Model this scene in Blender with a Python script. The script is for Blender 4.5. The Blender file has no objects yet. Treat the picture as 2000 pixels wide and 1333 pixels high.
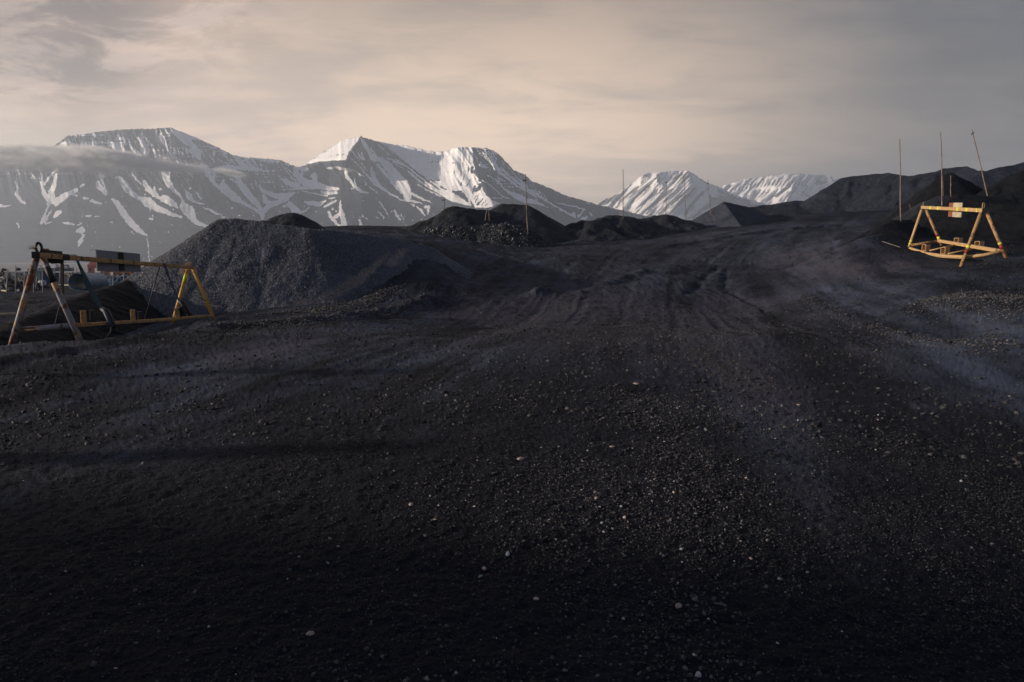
import bpy, math, random
import numpy as np
from mathutils import Vector, Matrix

random.seed(7)
rng = np.random.default_rng(11)
S = bpy.context.scene
COL = S.collection

# ------------------------------------------------------------------ camera, world, sun, exposure
PITCH = math.radians(6.61)
FPX = 1333.0
CAMZ = 1.7
cam_d = bpy.data.cameras.new("camera")
cam_d.sensor_width = 36.0
cam_d.lens = 24.0
cam_d.clip_start = 0.05
cam_d.clip_end = 60000
cam = bpy.data.objects.new("camera", cam_d)
cam.location = (0, 0, CAMZ)
cam.rotation_euler = (math.radians(90) - PITCH, 0, 0)
COL.objects.link(cam)
S.camera = cam

SUN_EL, SUN_AZ = math.radians(12.0), math.radians(-97.0)   # azimuth from +Y, clockwise
sdir = Vector((math.sin(SUN_AZ) * math.cos(SUN_EL), math.cos(SUN_AZ) * math.cos(SUN_EL), math.sin(SUN_EL)))
sun_d = bpy.data.lights.new("sun", 'SUN')
sun_d.energy = 5.0
sun_d.angle = math.radians(1.2)
sun_d.color = (1.0, 0.84, 0.68)
sun = bpy.data.objects.new("sun", sun_d)
sun.rotation_euler = sdir.to_track_quat('Z', 'Y').to_euler()
sun.location = (-200, 0, 60)
COL.objects.link(sun)

S.view_settings.view_transform = 'Standard'
S.view_settings.look = 'None'
S.view_settings.exposure = 0.6
S.view_settings.gamma = 1.0
S.cycles.volume_bounces = 1
S.cycles.max_bounces = 5
S.cycles.diffuse_bounces = 2
S.cycles.volume_step_rate = 2.0


class NT:
    """tiny helper for writing node trees"""
    def __init__(s, tree):
        s.t = tree
        s.n = tree.nodes
        s.n.clear()

    def node(s, kind, **kw):
        n = s.n.new(kind)
        for k, v in kw.items():
            setattr(n, k, v)
        return n

    def put(s, sock, v):
        if hasattr(v, 'is_output') or isinstance(v, bpy.types.NodeSocket):
            s.t.links.new(v, sock)
        else:
            if isinstance(v, (tuple, list)) and len(v) == 3 and sock.type == 'RGBA':
                v = (*v, 1.0)
            sock.default_value = v

    def math(s, op, a, b=0.0, c=None, clamp=False):
        n = s.node('ShaderNodeMath', operation=op, use_clamp=clamp)
        s.put(n.inputs[0], a)
        s.put(n.inputs[1], b)
        if c is not None:
            s.put(n.inputs[2], c)
        return n.outputs[0]

    def mix(s, f, a, b):
        n = s.node('ShaderNodeMix', data_type='RGBA')
        s.put(n.inputs['Factor'], f)
        s.put(n.inputs[6], a)
        s.put(n.inputs[7], b)
        return n.outputs[2]

    def ramp(s, v, lo, hi, smooth=True):
        n = s.node('ShaderNodeMapRange', interpolation_type='SMOOTHSTEP' if smooth else 'LINEAR')
        s.put(n.inputs[0], v)
        n.inputs[1].default_value = lo
        n.inputs[2].default_value = hi
        return n.outputs[0]

    def noise(s, vec, scale, detail=4, rough=0.55, dist=0.0):
        n = s.node('ShaderNodeTexNoise')
        if vec is not None:
            s.put(n.inputs['Vector'], vec)
        n.inputs['Scale'].default_value = scale
        n.inputs['Detail'].default_value = detail
        n.inputs['Roughness'].default_value = rough
        n.inputs['Distortion'].default_value = dist
        return n.outputs['Fac']

    def mapping(s, vec, scale=(1, 1, 1), loc=(0, 0, 0), rot=(0, 0, 0)):
        n = s.node('ShaderNodeMapping')
        s.put(n.inputs[0], vec)
        n.inputs['Location'].default_value = loc
        n.inputs['Rotation'].default_value = rot
        n.inputs['Scale'].default_value = scale
        return n.outputs[0]

    def attr(s, name):
        return s.node('ShaderNodeAttribute', attribute_name=name).outputs['Fac']


world = bpy.data.worlds.new("World")
S.world = world
world.use_nodes = True
W = NT(world.node_tree)
tc = W.node('ShaderNodeTexCoord').outputs['Generated']
sky = W.node('ShaderNodeTexSky', sky_type='NISHITA')
sky.sun_disc = False
sky.sun_elevation = SUN_EL
sky.sun_rotation = SUN_AZ
sky.air_density = 1.5
sky.dust_density = 3.0
bg1 = W.node('ShaderNodeBackground')
W.put(bg1.inputs[0], sky.outputs[0])
bg1.inputs[1].default_value = 0.06
sep = W.node('ShaderNodeSeparateXYZ')
W.put(sep.inputs[0], tc)
dx, dy, dz = sep.outputs
# (left part darker higher up)
# cloud layer projected on a plane overhead
h = W.math('ADD', W.math('MAXIMUM', dz, 0.0), 0.16)
cv = W.node('ShaderNodeCombineXYZ')
W.put(cv.inputs[0], W.math('DIVIDE', dx, h))
W.put(cv.inputs[1], W.math('DIVIDE', dy, h))
cvm = W.mapping(cv.outputs[0], scale=(0.42, 1.0, 1.0), rot=(0, 0, math.radians(-14)), loc=(0.7, 0.2, 0))
n1 = W.noise(cvm, 1.05, 7, 0.55, 0.5)
n2 = W.noise(W.mapping(cv.outputs[0], scale=(1.0, 1.9, 1), rot=(0, 0, math.radians(-28)), loc=(3, 1, 0)), 2.3, 9, 0.62, 0.35)
cl = W.math('ADD', W.math('MULTIPLY', n1, 0.5), W.math('MULTIPLY', n2, 0.5))
clf = W.ramp(cl, 0.40, 0.60)
# base colours: warm near the sun side and the horizon, slate blue to the right and overhead
side = W.ramp(W.math('ADD', dx, W.math('MULTIPLY', dy, -0.04)), -0.02, 0.56)      # 0 left .. 1 right
up = W.ramp(dz, 0.12, 0.42)
up2 = W.ramp(dz, 0.40, 0.95)
behind = W.ramp(W.math('MULTIPLY', dy, -1.0), -0.5, 0.25)
warm_lo = (0.82, 0.620, 0.465)
warm_hi = (0.235, 0.180, 0.148)
cool_lo = (0.140, 0.128, 0.124)
cool_hi = (0.028, 0.048, 0.078)
base_w = W.mix(up, warm_lo, warm_hi)
base_c = W.mix(up, cool_lo, cool_hi)
base = W.mix(side, base_w, base_c)
lf = W.math('MULTIPLY', W.ramp(W.math('MULTIPLY', dx, -1.0), 0.12, 0.62), W.math('MULTIPLY_ADD', up, 0.75, 0.25))
base = W.mix(lf, base, (0.180, 0.108, 0.080))
base = W.mix(up2, base, (0.030, 0.055, 0.120))
base = W.mix(behind, base, W.mix(W.ramp(dz, 0.06, 0.38), (0.36, 0.35, 0.36), (0.020, 0.042, 0.095)))
def lobe(px, py, inner, outer):
    cx, cy = (px - 1000) / 1333.0, (666.5 - py) / 1333.0
    v = Vector((cx, cy * math.sin(PITCH) + math.cos(PITCH), cy * math.cos(PITCH) - math.sin(PITCH))).normalized()
    nd = W.node('ShaderNodeVectorMath', operation='DOT_PRODUCT')
    W.put(nd.inputs[0], tc)
    nd.inputs[1].default_value = v
    return W.ramp(nd.outputs['Value'], math.cos(math.radians(outer)), math.cos(math.radians(inner)))


n3 = W.noise(W.mapping(cv.outputs[0], scale=(1.6, 2.0, 1), rot=(0, 0, math.radians(30)), loc=(1, 4, 0)), 2.6, 9, 0.66, 0.5)
puff = W.ramp(n3, 0.42, 0.60)
lb = W.math('MAXIMUM', lobe(300, 70, 2, 11), W.math('MULTIPLY', lobe(480, 190, 2, 10), 0.7))
base = W.mix(W.math('MULTIPLY', lb, W.math('MULTIPLY_ADD', puff, 0.75, 0.1)), base, (0.62, 0.455, 0.365))
ld = W.math('MULTIPLY', lobe(60, 10, 1, 9), W.math('MULTIPLY_ADD', puff, -0.5, 0.8))
base = W.mix(ld, base, (0.125, 0.090, 0.085))
base = W.mix(W.math('MULTIPLY', W.math('MULTIPLY', puff, up), 0.16), base, (0.34, 0.27, 0.22))
bright = W.node('ShaderNodeMix', data_type='RGBA', blend_type='MULTIPLY')
bright.inputs['Factor'].default_value = 1.0
W.put(bright.inputs[6], base)
mod = W.math('MULTIPLY_ADD', clf, 0.36, 0.80)
modc = W.node('ShaderNodeCombineColor')
W.put(modc.inputs[0], mod)
W.put(modc.inputs[1], W.math('MULTIPLY_ADD', clf, 0.30, 0.835))
W.put(modc.inputs[2], W.math('MULTIPLY_ADD', clf, 0.23, 0.87))
W.put(bright.inputs[7], modc.outputs[0])
bg2 = W.node('ShaderNodeBackground')
W.put(bg2.inputs[0], bright.outputs[2])
bg2.inputs[1].default_value = 1.0
ms = W.node('ShaderNodeMixShader')
ms.inputs[0].default_value = 0.93
W.t.links.new(bg1.outputs[0], ms.inputs[1])
W.t.links.new(bg2.outputs[0], ms.inputs[2])
wo = W.node('ShaderNodeOutputWorld')
W.t.links.new(ms.outputs[0], wo.inputs[0])


# ------------------------------------------------------------------ geometry helpers
cP, sP = math.cos(PITCH), math.sin(PITCH)


def at(px, py, Y):
    """world point seen at photograph pixel (px, py) at forward distance Y"""
    cx = (px - 1000.0) / FPX
    cy = (666.5 - py) / FPX
    k = Y / (cy * sP + cP)
    return Vector((cx * k, Y, CAMZ + (cy * cP - sP) * k))


def at_np(px, py, Y):
    cx = (px - 1000.0) / FPX
    cy = (666.5 - py) / FPX
    k = Y / (cy * sP + cP)
    return cx * k, Y + 0 * cx, CAMZ + (cy * cP - sP) * k


def project(x, y, z):
    zz = z - CAMZ
    f = np.maximum(y * cP - zz * sP, 1e-3)
    u = y * sP + zz * cP
    return 1000 + FPX * x / f, 666.5 - FPX * u / f


def _hash(ix, iy, seed):
    h = (ix.astype(np.int64) * 374761393 + iy.astype(np.int64) * 668265263 + seed * 1442695041) & 0xFFFFFFFF
    h = ((h ^ (h >> 13)) * 1274126177) & 0xFFFFFFFF
    h = (h ^ (h >> 16)) & 0xFFFFFFFF
    return h


_ANG = np.arange(256) * (2 * math.pi / 256)
_GX, _GY = np.cos(_ANG), np.sin(_ANG)


def perlin(x, y, seed=0):
    x = np.asarray(x, float)
    y = np.asarray(y, float)
    ix, iy = np.floor(x), np.floor(y)
    fx, fy = x - ix, y - iy
    u = fx * fx * fx * (fx * (fx * 6 - 15) + 10)
    v = fy * fy * fy * (fy * (fy * 6 - 15) + 10)

    def g(ox, oy):
        k = (_hash(ix + ox, iy + oy, seed) & 255).astype(np.int64)
        return _GX[k] * (fx - ox) + _GY[k] * (fy - oy)
    a = g(0, 0) * (1 - u) + g(1, 0) * u
    b = g(0, 1) * (1 - u) + g(1, 1) * u
    return (a * (1 - v) + b * v) * 1.5


def fbm(x, y, oct=4, seed=0, gain=0.5, lac=2.03):
    s = 0.0
    a = 1.0
    for i in range(oct):
        s = s + a * perlin(x, y, seed + i * 17)
        x = x * lac + 11.3
        y = y * lac + 5.1
        a *= gain
    return s


def smooth(a, b, x):
    t = np.clip((x - a) / (b - a), 0, 1)
    return t * t * (3 - 2 * t)


def stroke_mask(px, py, stroke, soft=1.5, out=None, val=1.0):
    """0..1 coverage of a tapered polyline [(x, y, width), ...]"""
    pts = stroke if len(stroke) > 1 else [stroke[0], (stroke[0][0] + 0.1, stroke[0][1], stroke[0][2])]
    xs = [p[0] for p in pts]
    ys = [p[1] for p in pts]
    wm = max(p[2] for p in pts) / 2 + soft * 2
    sel = np.nonzero((px > min(xs) - wm) & (px < max(xs) + wm) & (py > min(ys) - wm) & (py < max(ys) + wm))
    if out is None:
        out = np.zeros(px.shape)
    if len(sel[0]) == 0:
        return out
    X, Y = px[sel], py[sel]
    best = np.full(X.shape, -1e9)
    for (x0, y0, w0), (x1, y1, w1) in zip(pts[:-1], pts[1:]):
        ddx, ddy = x1 - x0, y1 - y0
        t = np.clip(((X - x0) * ddx + (Y - y0) * ddy) / (ddx * ddx + ddy * ddy + 1e-9), 0, 1)
        d = np.hypot(X - x0 - t * ddx, Y - y0 - t * ddy)
        best = np.maximum(best, (w0 + (w1 - w0) * t) / 2 - d)
    m = np.clip(0.5 + best / (2 * soft), 0, 1) * val
    out[sel] = np.maximum(out[sel], m)
    return out


def poly_mask(px, py, poly, soft=1.5, out=None, val=1.0):
    P = np.array(poly, float)
    if out is None:
        out = np.zeros(px.shape)
    sel = np.nonzero((px > P[:, 0].min() - 3) & (px < P[:, 0].max() + 3) & (py > P[:, 1].min() - 3) & (py < P[:, 1].max() + 3))
    X, Y = px[sel], py[sel]
    ins = np.zeros(X.shape, bool)
    dmin = np.full(X.shape, 1e9)
    n = len(P)
    for i in range(n):
        x0, y0 = P[i]
        x1, y1 = P[(i + 1) % n]
        c = ((y0 > Y) != (y1 > Y)) & (X < (x1 - x0) * (Y - y0) / (y1 - y0 + 1e-12) + x0)
        ins ^= c
        ddx, ddy = x1 - x0, y1 - y0
        t = np.clip(((X - x0) * ddx + (Y - y0) * ddy) / (ddx * ddx + ddy * ddy + 1e-9), 0, 1)
        dmin = np.minimum(dmin, np.hypot(X - x0 - t * ddx, Y - y0 - t * ddy))
    d = np.where(ins, dmin, -dmin)
    out[sel] = np.maximum(out[sel], np.clip(0.5 + d / (2 * soft), 0, 1) * val)
    return out


def link_mesh(name, me, mat=None, parent=None, smooth_shade=False):
    o = bpy.data.objects.new(name, me)
    if mat is not None:
        me.materials.append(mat)
    COL.objects.link(o)
    if parent is not None:
        o.parent = parent
        o.matrix_parent_inverse = Matrix.Translation(-parent.location)
    me.polygons.foreach_set('use_smooth', np.full(len(me.polygons), smooth_shade, bool))
    return o


def np_mesh(name, co, faces, mat=None, parent=None, smooth_shade=False, attrs=None):
    """co (n,3), faces (m,k) with equal k"""
    me = bpy.data.meshes.new(name)
    n, (m, k) = len(co), faces.shape
    me.vertices.add(n)
    me.vertices.foreach_set('co', np.ascontiguousarray(co, np.float32).ravel())
    me.loops.add(m * k)
    me.loops.foreach_set('vertex_index', np.ascontiguousarray(faces, np.int32).ravel())
    me.polygons.add(m)
    me.polygons.foreach_set('loop_start', np.arange(m, dtype=np.int32) * k)
    me.polygons.foreach_set('loop_total', np.full(m, k, np.int32))
    me.update(calc_edges=True)
    for an, av in (attrs or {}).items():
        a = me.attributes.new(an, 'FLOAT', 'POINT')
        a.data.foreach_set('value', np.ascontiguousarray(av, np.float32).ravel())
    me.validate()
    return link_mesh(name, me, mat, parent, smooth_shade)


def grid_faces(nr, nc, keep=None):
    i = np.arange(nr - 1)[:, None] * nc + np.arange(nc - 1)[None, :]
    f = np.stack([i, i + 1, i + nc + 1, i + nc], -1).reshape(-1, 4)
    if keep is not None:
        kk = keep.ravel()
        f = f[kk[f].any(1)]
    return f


def compact(co, faces, attrs):
    used = np.unique(faces)
    mp = np.zeros(len(co), np.int64)
    mp[used] = np.arange(len(used))
    return co[used], mp[faces], {k: v.ravel()[used] for k, v in attrs.items()}


class MB:
    """collects simple shapes into one mesh"""
    def __init__(s):
        s.v = []
        s.f = []

    def tube(s, pts, rad, seg=10, cap=True, squash=None):
        pts = [Vector(p) for p in pts]
        if not isinstance(rad, (list, tuple)):
            rad = [rad] * len(pts)
        b = len(s.v)
        for i, p in enumerate(pts):
            d = (pts[min(i + 1, len(pts) - 1)] - pts[max(i - 1, 0)]).normalized()
            u = d.cross(Vector((0, 0, 1)))
            if u.length < 0.05:
                u = d.cross(Vector((0, 1, 0)))
            u.normalize()
            w = u.cross(d).normalized()
            for k in range(seg):
                a = 2 * math.pi * k / seg
                s.v.append(p + (u * math.cos(a) + w * math.sin(a)) * rad[i])
        for i in range(len(pts) - 1):
            for k in range(seg):
                k2 = (k + 1) % seg
                s.f.append((b + i * seg + k, b + i * seg + k2, b + (i + 1) * seg + k2, b + (i + 1) * seg + k))
        if cap:
            s.f.append(tuple(b + k for k in range(seg))[::-1])
            s.f.append(tuple(b + (len(pts) - 1) * seg + k for k in range(seg)))
        return s

    def bar(s, p0, p1, w, h, up=(0, 0, 1), bev=0.006):
        """rectangular bar from p0 to p1, w across, h along up, chamfered long edges"""
        p0, p1 = Vector(p0), Vector(p1)
        d = (p1 - p0).normalized()
        u = d.cross(Vector(up)).normalized()
        n = u.cross(d).normalized()
        c = min(bev, w * 0.3, h * 0.3)
        prof = [(-w/2 + c, -h/2), (w/2 - c, -h/2), (w/2, -h/2 + c), (w/2, h/2 - c), (w/2 - c, h/2), (-w/2 + c, h/2), (-w/2, h/2 - c), (-w/2, -h/2 + c)]
        b = len(s.v)
        for p in (p0, p1):
            for a, e in prof:
                s.v.append(p + u * a + n * e)
        for k in range(8):
            k2 = (k + 1) % 8
            s.f.append((b + k, b + k2, b + 8 + k2, b + 8 + k))
        s.f.append(tuple(b + k for k in range(8))[::-1])
        s.f.append(tuple(b + 8 + k for k in range(8)))
        return s

    def box(s, c, sx, sy, sz, rot=0.0, tilt=0.0):
        m = Matrix.Translation(Vector(c)) @ Matrix.Rotation(rot, 4, 'Z') @ Matrix.Rotation(tilt, 4, 'Y')
        b = len(s.v)
        for z in (-sz / 2, sz / 2):
            for x, y in ((-sx/2, -sy/2), (sx/2, -sy/2), (sx/2, sy/2), (-sx/2, sy/2)):
                s.v.append(m @ Vector((x, y, z)))
        for q in ((0, 3, 2, 1), (4, 5, 6, 7), (0, 1, 5, 4), (1, 2, 6, 5), (2, 3, 7, 6), (3, 0, 4, 7)):
            s.f.append(tuple(b + k for k in q))
        return s

    def build(s, name, mat, parent=None, smooth_shade=False):
        me = bpy.data.meshes.new(name)
        me.from_pydata([tuple(v) for v in s.v], [], s.f)
        me.update()
        return link_mesh(name, me, mat, parent, smooth_shade)


def tag(o, label=None, cat=None, group=None, kind=None):
    if label: o['label'] = label
    if cat: o['category'] = cat
    if group: o['group'] = group
    if kind: o['kind'] = kind
    return o


def empty(name, loc, label, cat, group=None):
    o = bpy.data.objects.new(name, None)
    o.location = loc
    o.empty_display_size = 0.3
    COL.objects.link(o)
    return tag(o, label, cat, group)


def mat_new(name):
    m = bpy.data.materials.new(name)
    m.use_nodes = True
    n = NT(m.node_tree)
    b = n.node('ShaderNodeBsdfPrincipled')
    o = n.node('ShaderNodeOutputMaterial')
    n.t.links.new(b.outputs[0], o.inputs[0])
    return m, n, b


def bump(n, b, hgt, strength=0.4, dist=0.02):
    k = n.node('ShaderNodeBump')
    k.inputs['Strength'].default_value = strength
    k.inputs['Distance'].default_value = dist
    n.put(k.inputs['Height'], hgt)
    n.t.links.new(k.outputs[0], b.inputs['Normal'])


def geo(n):
    return n.node('ShaderNodeNewGeometry').outputs['Position']


# ------------------------------------------------------------------ materials
def ground_material():
    m, n, b = mat_new("coal_ground")
    p = geo(n)
    f1 = n.noise(p, 0.55, 6, 0.6)
    f2 = n.noise(p, 7.0, 6, 0.65)
    f3 = n.noise(p, 55.0, 4, 0.6)
    dust_shade = n.attr('dust_shade')
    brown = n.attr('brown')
    a = n.math('ADD', n.math('MULTIPLY', dust_shade, 1.0), n.math('MULTIPLY', n.math('SUBTRACT', f2, 0.5), 0.75))
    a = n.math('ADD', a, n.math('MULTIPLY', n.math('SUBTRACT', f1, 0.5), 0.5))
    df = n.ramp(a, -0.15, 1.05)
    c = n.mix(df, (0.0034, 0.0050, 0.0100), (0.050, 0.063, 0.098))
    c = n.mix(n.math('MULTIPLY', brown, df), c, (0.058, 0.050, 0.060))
    sp = n.ramp(f3, 0.40, 0.66)
    c2 = n.mix(n.math('MULTIPLY', sp, 0.16), c, (0.045, 0.047, 0.056))
    n.put(b.inputs['Base Color'], c2)
    n.put(b.inputs['Roughness'], n.math('MULTIPLY_ADD', f2, 0.2, 0.72))
    b.inputs['Specular IOR Level'].default_value = 0.10
    hh = n.math('ADD', n.math('MULTIPLY', f3, 0.35), n.noise(p, 18, 5, 0.7))
    bump(n, b, hh, 0.55, 0.035)
    return m


def coal_material(name, dark=(0.016, 0.018, 0.022), pale=(0.05, 0.052, 0.062), bscale=9.0, bdist=0.05, rough=0.6, spec=0.35):
    m, n, b = mat_new(name)
    p = geo(n)
    f1 = n.noise(p, 0.45, 5, 0.6)
    f2 = n.noise(p, bscale, 6, 0.7)
    a = n.math('ADD', n.math('MULTIPLY', f1, 0.5), n.math('MULTIPLY', f2, 0.5))
    c = n.mix(n.ramp(a, 0.36, 0.66), dark, pale)
    tan = n.attr('tan')
    tf = n.ramp(n.math('ADD', tan, n.math('MULTIPLY', n.math('SUBTRACT', f2, 0.5), 0.6)), 0.15, 0.85)
    c = n.mix(tf, c, (0.26, 0.205, 0.175))
    n.put(b.inputs['Base Color'], c)
    b.inputs['Roughness'].default_value = rough
    b.inputs['Specular IOR Level'].default_value = spec
    v = n.node('ShaderNodeTexVoronoi')
    n.put(v.inputs['Vector'], p)
    v.inputs['Scale'].default_value = bscale
    hh = n.math('ADD', f2, n.math('MULTIPLY', v.outputs[0], 0.5))
    bump(n, b, hh, 0.8, bdist)
    return m


def stone_material(name, rough=0.6, spec=0.4, tint=(0.92, 0.97, 1.12)):
    m, n, b = mat_new(name)
    v = n.attr('tone')
    wv = n.attr('warm')
    c = n.node('ShaderNodeCombineColor')
    n.put(c.inputs[0], n.math('MULTIPLY', v, n.math('MULTIPLY_ADD', wv, 0.30, tint[0])))
    n.put(c.inputs[1], n.math('MULTIPLY', v, n.math('MULTIPLY_ADD', wv, 0.02, tint[1])))
    n.put(c.inputs[2], n.math('MULTIPLY', v, n.math('MULTIPLY_ADD', wv, -0.25, tint[2])))
    n.put(b.inputs['Base Color'], c.outputs[0])
    b.inputs['Roughness'].default_value = rough
    b.inputs['Specular IOR Level'].default_value = spec
    return m


def paint_material(name, paint, rust=(0.10, 0.045, 0.02), worn=(0.30, 0.29, 0.28), rust_lo=0.50, rust_hi=0.62, worn_lo=0.60, worn_hi=0.66, rough=0.55, scale=1.0):
    m, n, b = mat_new(name)
    p = geo(n)
    f1 = n.noise(p, 5.5 * scale, 6, 0.65, 0.4)
    f2 = n.noise(p, 22 * scale, 5, 0.7)
    f3 = n.noise(n.mapping(p, loc=(5, 2, 9)), 3.0 * scale, 6, 0.7, 0.6)
    c = n.mix(n.math('MULTIPLY', f2, 0.6), paint, tuple(k * 0.6 for k in paint))
    c = n.mix(n.ramp(f3, worn_lo, worn_hi), c, worn)
    c = n.mix(n.ramp(n.math('ADD', n.math('MULTIPLY', f1, 0.7), n.math('MULTIPLY', f2, 0.3)), rust_lo, rust_hi), c, rust)
    n.put(b.inputs['Base Color'], c)
    n.put(b.inputs['Roughness'], n.math('MULTIPLY_ADD', f2, 0.3, rough - 0.1))
    b.inputs['Specular IOR Level'].default_value = 0.4
    bump(n, b, f2, 0.3, 0.006)
    return m


def plain(name, col, rough=0.7, nscale=12.0, var=0.35, spec=0.3, metal=0.0):
    m, n, b = mat_new(name)
    p = geo(n)
    f = n.noise(p, nscale, 5, 0.65)
    c = n.mix(n.ramp(f, 0.3, 0.7), tuple(k * (1 - var) for k in col), tuple(min(1, k * (1 + var * 0.5)) for k in col))
    n.put(b.inputs['Base Color'], c)
    b.inputs['Roughness'].default_value = rough
    b.inputs['Specular IOR Level'].default_value = spec
    b.inputs['Metallic'].default_value = metal
    bump(n, b, f, 0.25, 0.01)
    return m


def mountain_material(name, rock=(0.055, 0.064, 0.076), scree=(0.082, 0.088, 0.097)):
    m, n, b = mat_new(name)
    p = geo(n)
    s = n.attr('snow')
    f = n.noise(p, 0.035, 6, 0.7)
    f2 = n.noise(p, 0.006, 6, 0.6)
    strata = n.noise(n.mapping(p, scale=(0.002, 0.002, 0.05)), 1.0, 4, 0.6)
    a = n.math('ADD', s, n.math('MULTIPLY', n.math('SUBTRACT', f, 0.5), 0.75))
    sf = n.ramp(a, 0.44, 0.56)
    r = n.mix(n.ramp(n.math('ADD', n.math('MULTIPLY', f2, 0.5), n.math('MULTIPLY', strata, 0.5)), 0.4, 0.6), rock, scree)
    sn = n.mix(n.ramp(f2, 0.35, 0.65), (0.78, 0.78, 0.80), (0.88, 0.87, 0.87))
    n.put(b.inputs['Base Color'], n.mix(sf, r, sn))
    b.inputs['Roughness'].default_value = 0.85
    b.inputs['Specular IOR Level'].default_value = 0.1
    bump(n, b, n.math('ADD', f, strata), 0.6, 12.0)
    return m


M_ground = ground_material()
M_lumpy = coal_material("lumpy_coal", dark=(0.026, 0.032, 0.046), pale=(0.090, 0.102, 0.140), bscale=7.0, bdist=0.08)
M_fine = coal_material("fine_coal", dark=(0.012, 0.014, 0.018), pale=(0.030, 0.033, 0.043), bscale=3.0, bdist=0.10, rough=0.75, spec=0.2)
M_pyr = coal_material("pale_dusty_coal", dark=(0.026, 0.032, 0.046), pale=(0.050, 0.058, 0.082), bscale=2.0, bdist=0.18, rough=0.8, spec=0.2)
M_fine2 = coal_material("dusty_coal", dark=(0.011, 0.015, 0.025), pale=(0.025, 0.031, 0.047), bscale=2.0, bdist=0.18, rough=0.8, spec=0.2)
M_shaded_coal = coal_material("shade_darkened_coal", dark=(0.0045, 0.0055, 0.008), pale=(0.011, 0.013, 0.018), bscale=3.0, bdist=0.10, rough=0.8, spec=0.1)  # shade on the black heaps and banks is put into this coal colour
M_gravel = stone_material("gravel_stone", 0.7, 0.3)
M_lump = stone_material("coal_lump", 0.5, 0.5, (0.92, 1.06, 1.38))
M_mtn = mountain_material("snowy_rock", (0.028, 0.036, 0.050), (0.046, 0.054, 0.068))
M_mtn_far = mountain_material("far_snowy_rock", (0.13, 0.125, 0.125), (0.18, 0.17, 0.165))
M_beam = paint_material("worn_orange_paint", (0.48, 0.27, 0.10), rust_lo=0.52, rust_hi=0.60, worn_lo=0.66, worn_hi=0.72)
M_leg = paint_material("scuffed_rusty_pipe", (0.46, 0.27, 0.11), rust=(0.11, 0.05, 0.028), worn=(0.24, 0.235, 0.26), rust_lo=0.50, rust_hi=0.56, worn_lo=0.46, worn_hi=0.52, scale=0.8)
M_leg_y = paint_material("yellow_orange_pipe", (0.62, 0.33, 0.055), rust_lo=0.54, rust_hi=0.62, worn_lo=0.62, worn_hi=0.70)
M_bright = paint_material("warm_yellow_paint", (0.55, 0.355, 0.165), rust=(0.20, 0.09, 0.035), rust_lo=0.56, rust_hi=0.66, worn=(0.62, 0.45, 0.28), worn_lo=0.56, worn_hi=0.66)
M_bright_dark = paint_material("worn_pipe_paint", (0.42, 0.25, 0.105), rust=(0.13, 0.065, 0.03), rust_lo=0.48, rust_hi=0.60, worn=(0.42, 0.30, 0.2), worn_lo=0.56, worn_hi=0.66)
M_black = plain("blackened_steel", (0.022, 0.020, 0.020), 0.6)
M_rubber = plain("dirty_rubber", (0.02, 0.022, 0.024), 0.5)
M_tape_y = plain("yellow_tape", (0.72, 0.72, 0.06), 0.5, 30, 0.3)
M_tape_r = plain("red_tape", (0.28, 0.025, 0.025), 0.5, 30, 0.3)
M_strap = plain("teal_strap", (0.045, 0.085, 0.095), 0.6, 20, 0.3)
M_strap2 = plain("grey_strap", (0.07, 0.08, 0.11), 0.6, 20, 0.3)
M_board = plain("grey_board", (0.20, 0.215, 0.25), 0.6, 3, 0.12)
M_wood = plain("pale_weathered_wood", (0.50, 0.43, 0.30), 0.8, 8, 0.3)
M_straw = plain("frayed_rope", (0.42, 0.31, 0.24), 0.9, 10, 0.4)
M_pole = plain("bamboo_pole", (0.21, 0.165, 0.14), 0.7, 3, 0.4)
M_galv = plain("galvanised_steel", (0.30, 0.38, 0.44), 0.5, 2, 0.25)
M_red = plain("red_cladding", (0.20, 0.045, 0.040), 0.7, 1, 0.3)
M_white = plain("white_paint", (0.62, 0.62, 0.62), 0.6, 1, 0.2)
M_blue = plain("blue_paint", (0.035, 0.10, 0.20), 0.6, 2, 0.4)
M_hull = plain("dark_hull", (0.05, 0.09, 0.13), 0.6, 1, 0.3)
M_glass = plain("dark_window", (0.02, 0.03, 0.04), 0.15, 1, 0.1, 0.5)
M_greyroof = plain("grey_roof", (0.22, 0.22, 0.24), 0.7, 1, 0.2)
M_pstone = plain("pale_stone", (0.34, 0.27, 0.24), 0.8, 40, 0.35)
M_rust_strip = plain("rust_strip", (0.25, 0.09, 0.05), 0.8, 20, 0.4)
M_post = plain("grey_driftwood_post", (0.30, 0.28, 0.28), 0.8, 3, 0.4)

# ------------------------------------------------------------------ terrain: thin-plate surface through surveyed points
CTRL = []


def cp(px, py, Y):
    p = at(px, py, Y)
    CTRL.append((math.atan2(p.x, p.y), math.log(math.hypot(p.x, p.y)), p.z))


def cpz(px, Y, z):
    x = (px - 1000) / FPX * Y
    CTRL.append((math.atan2(x, Y), math.log(math.hypot(x, Y)), z))


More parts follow.
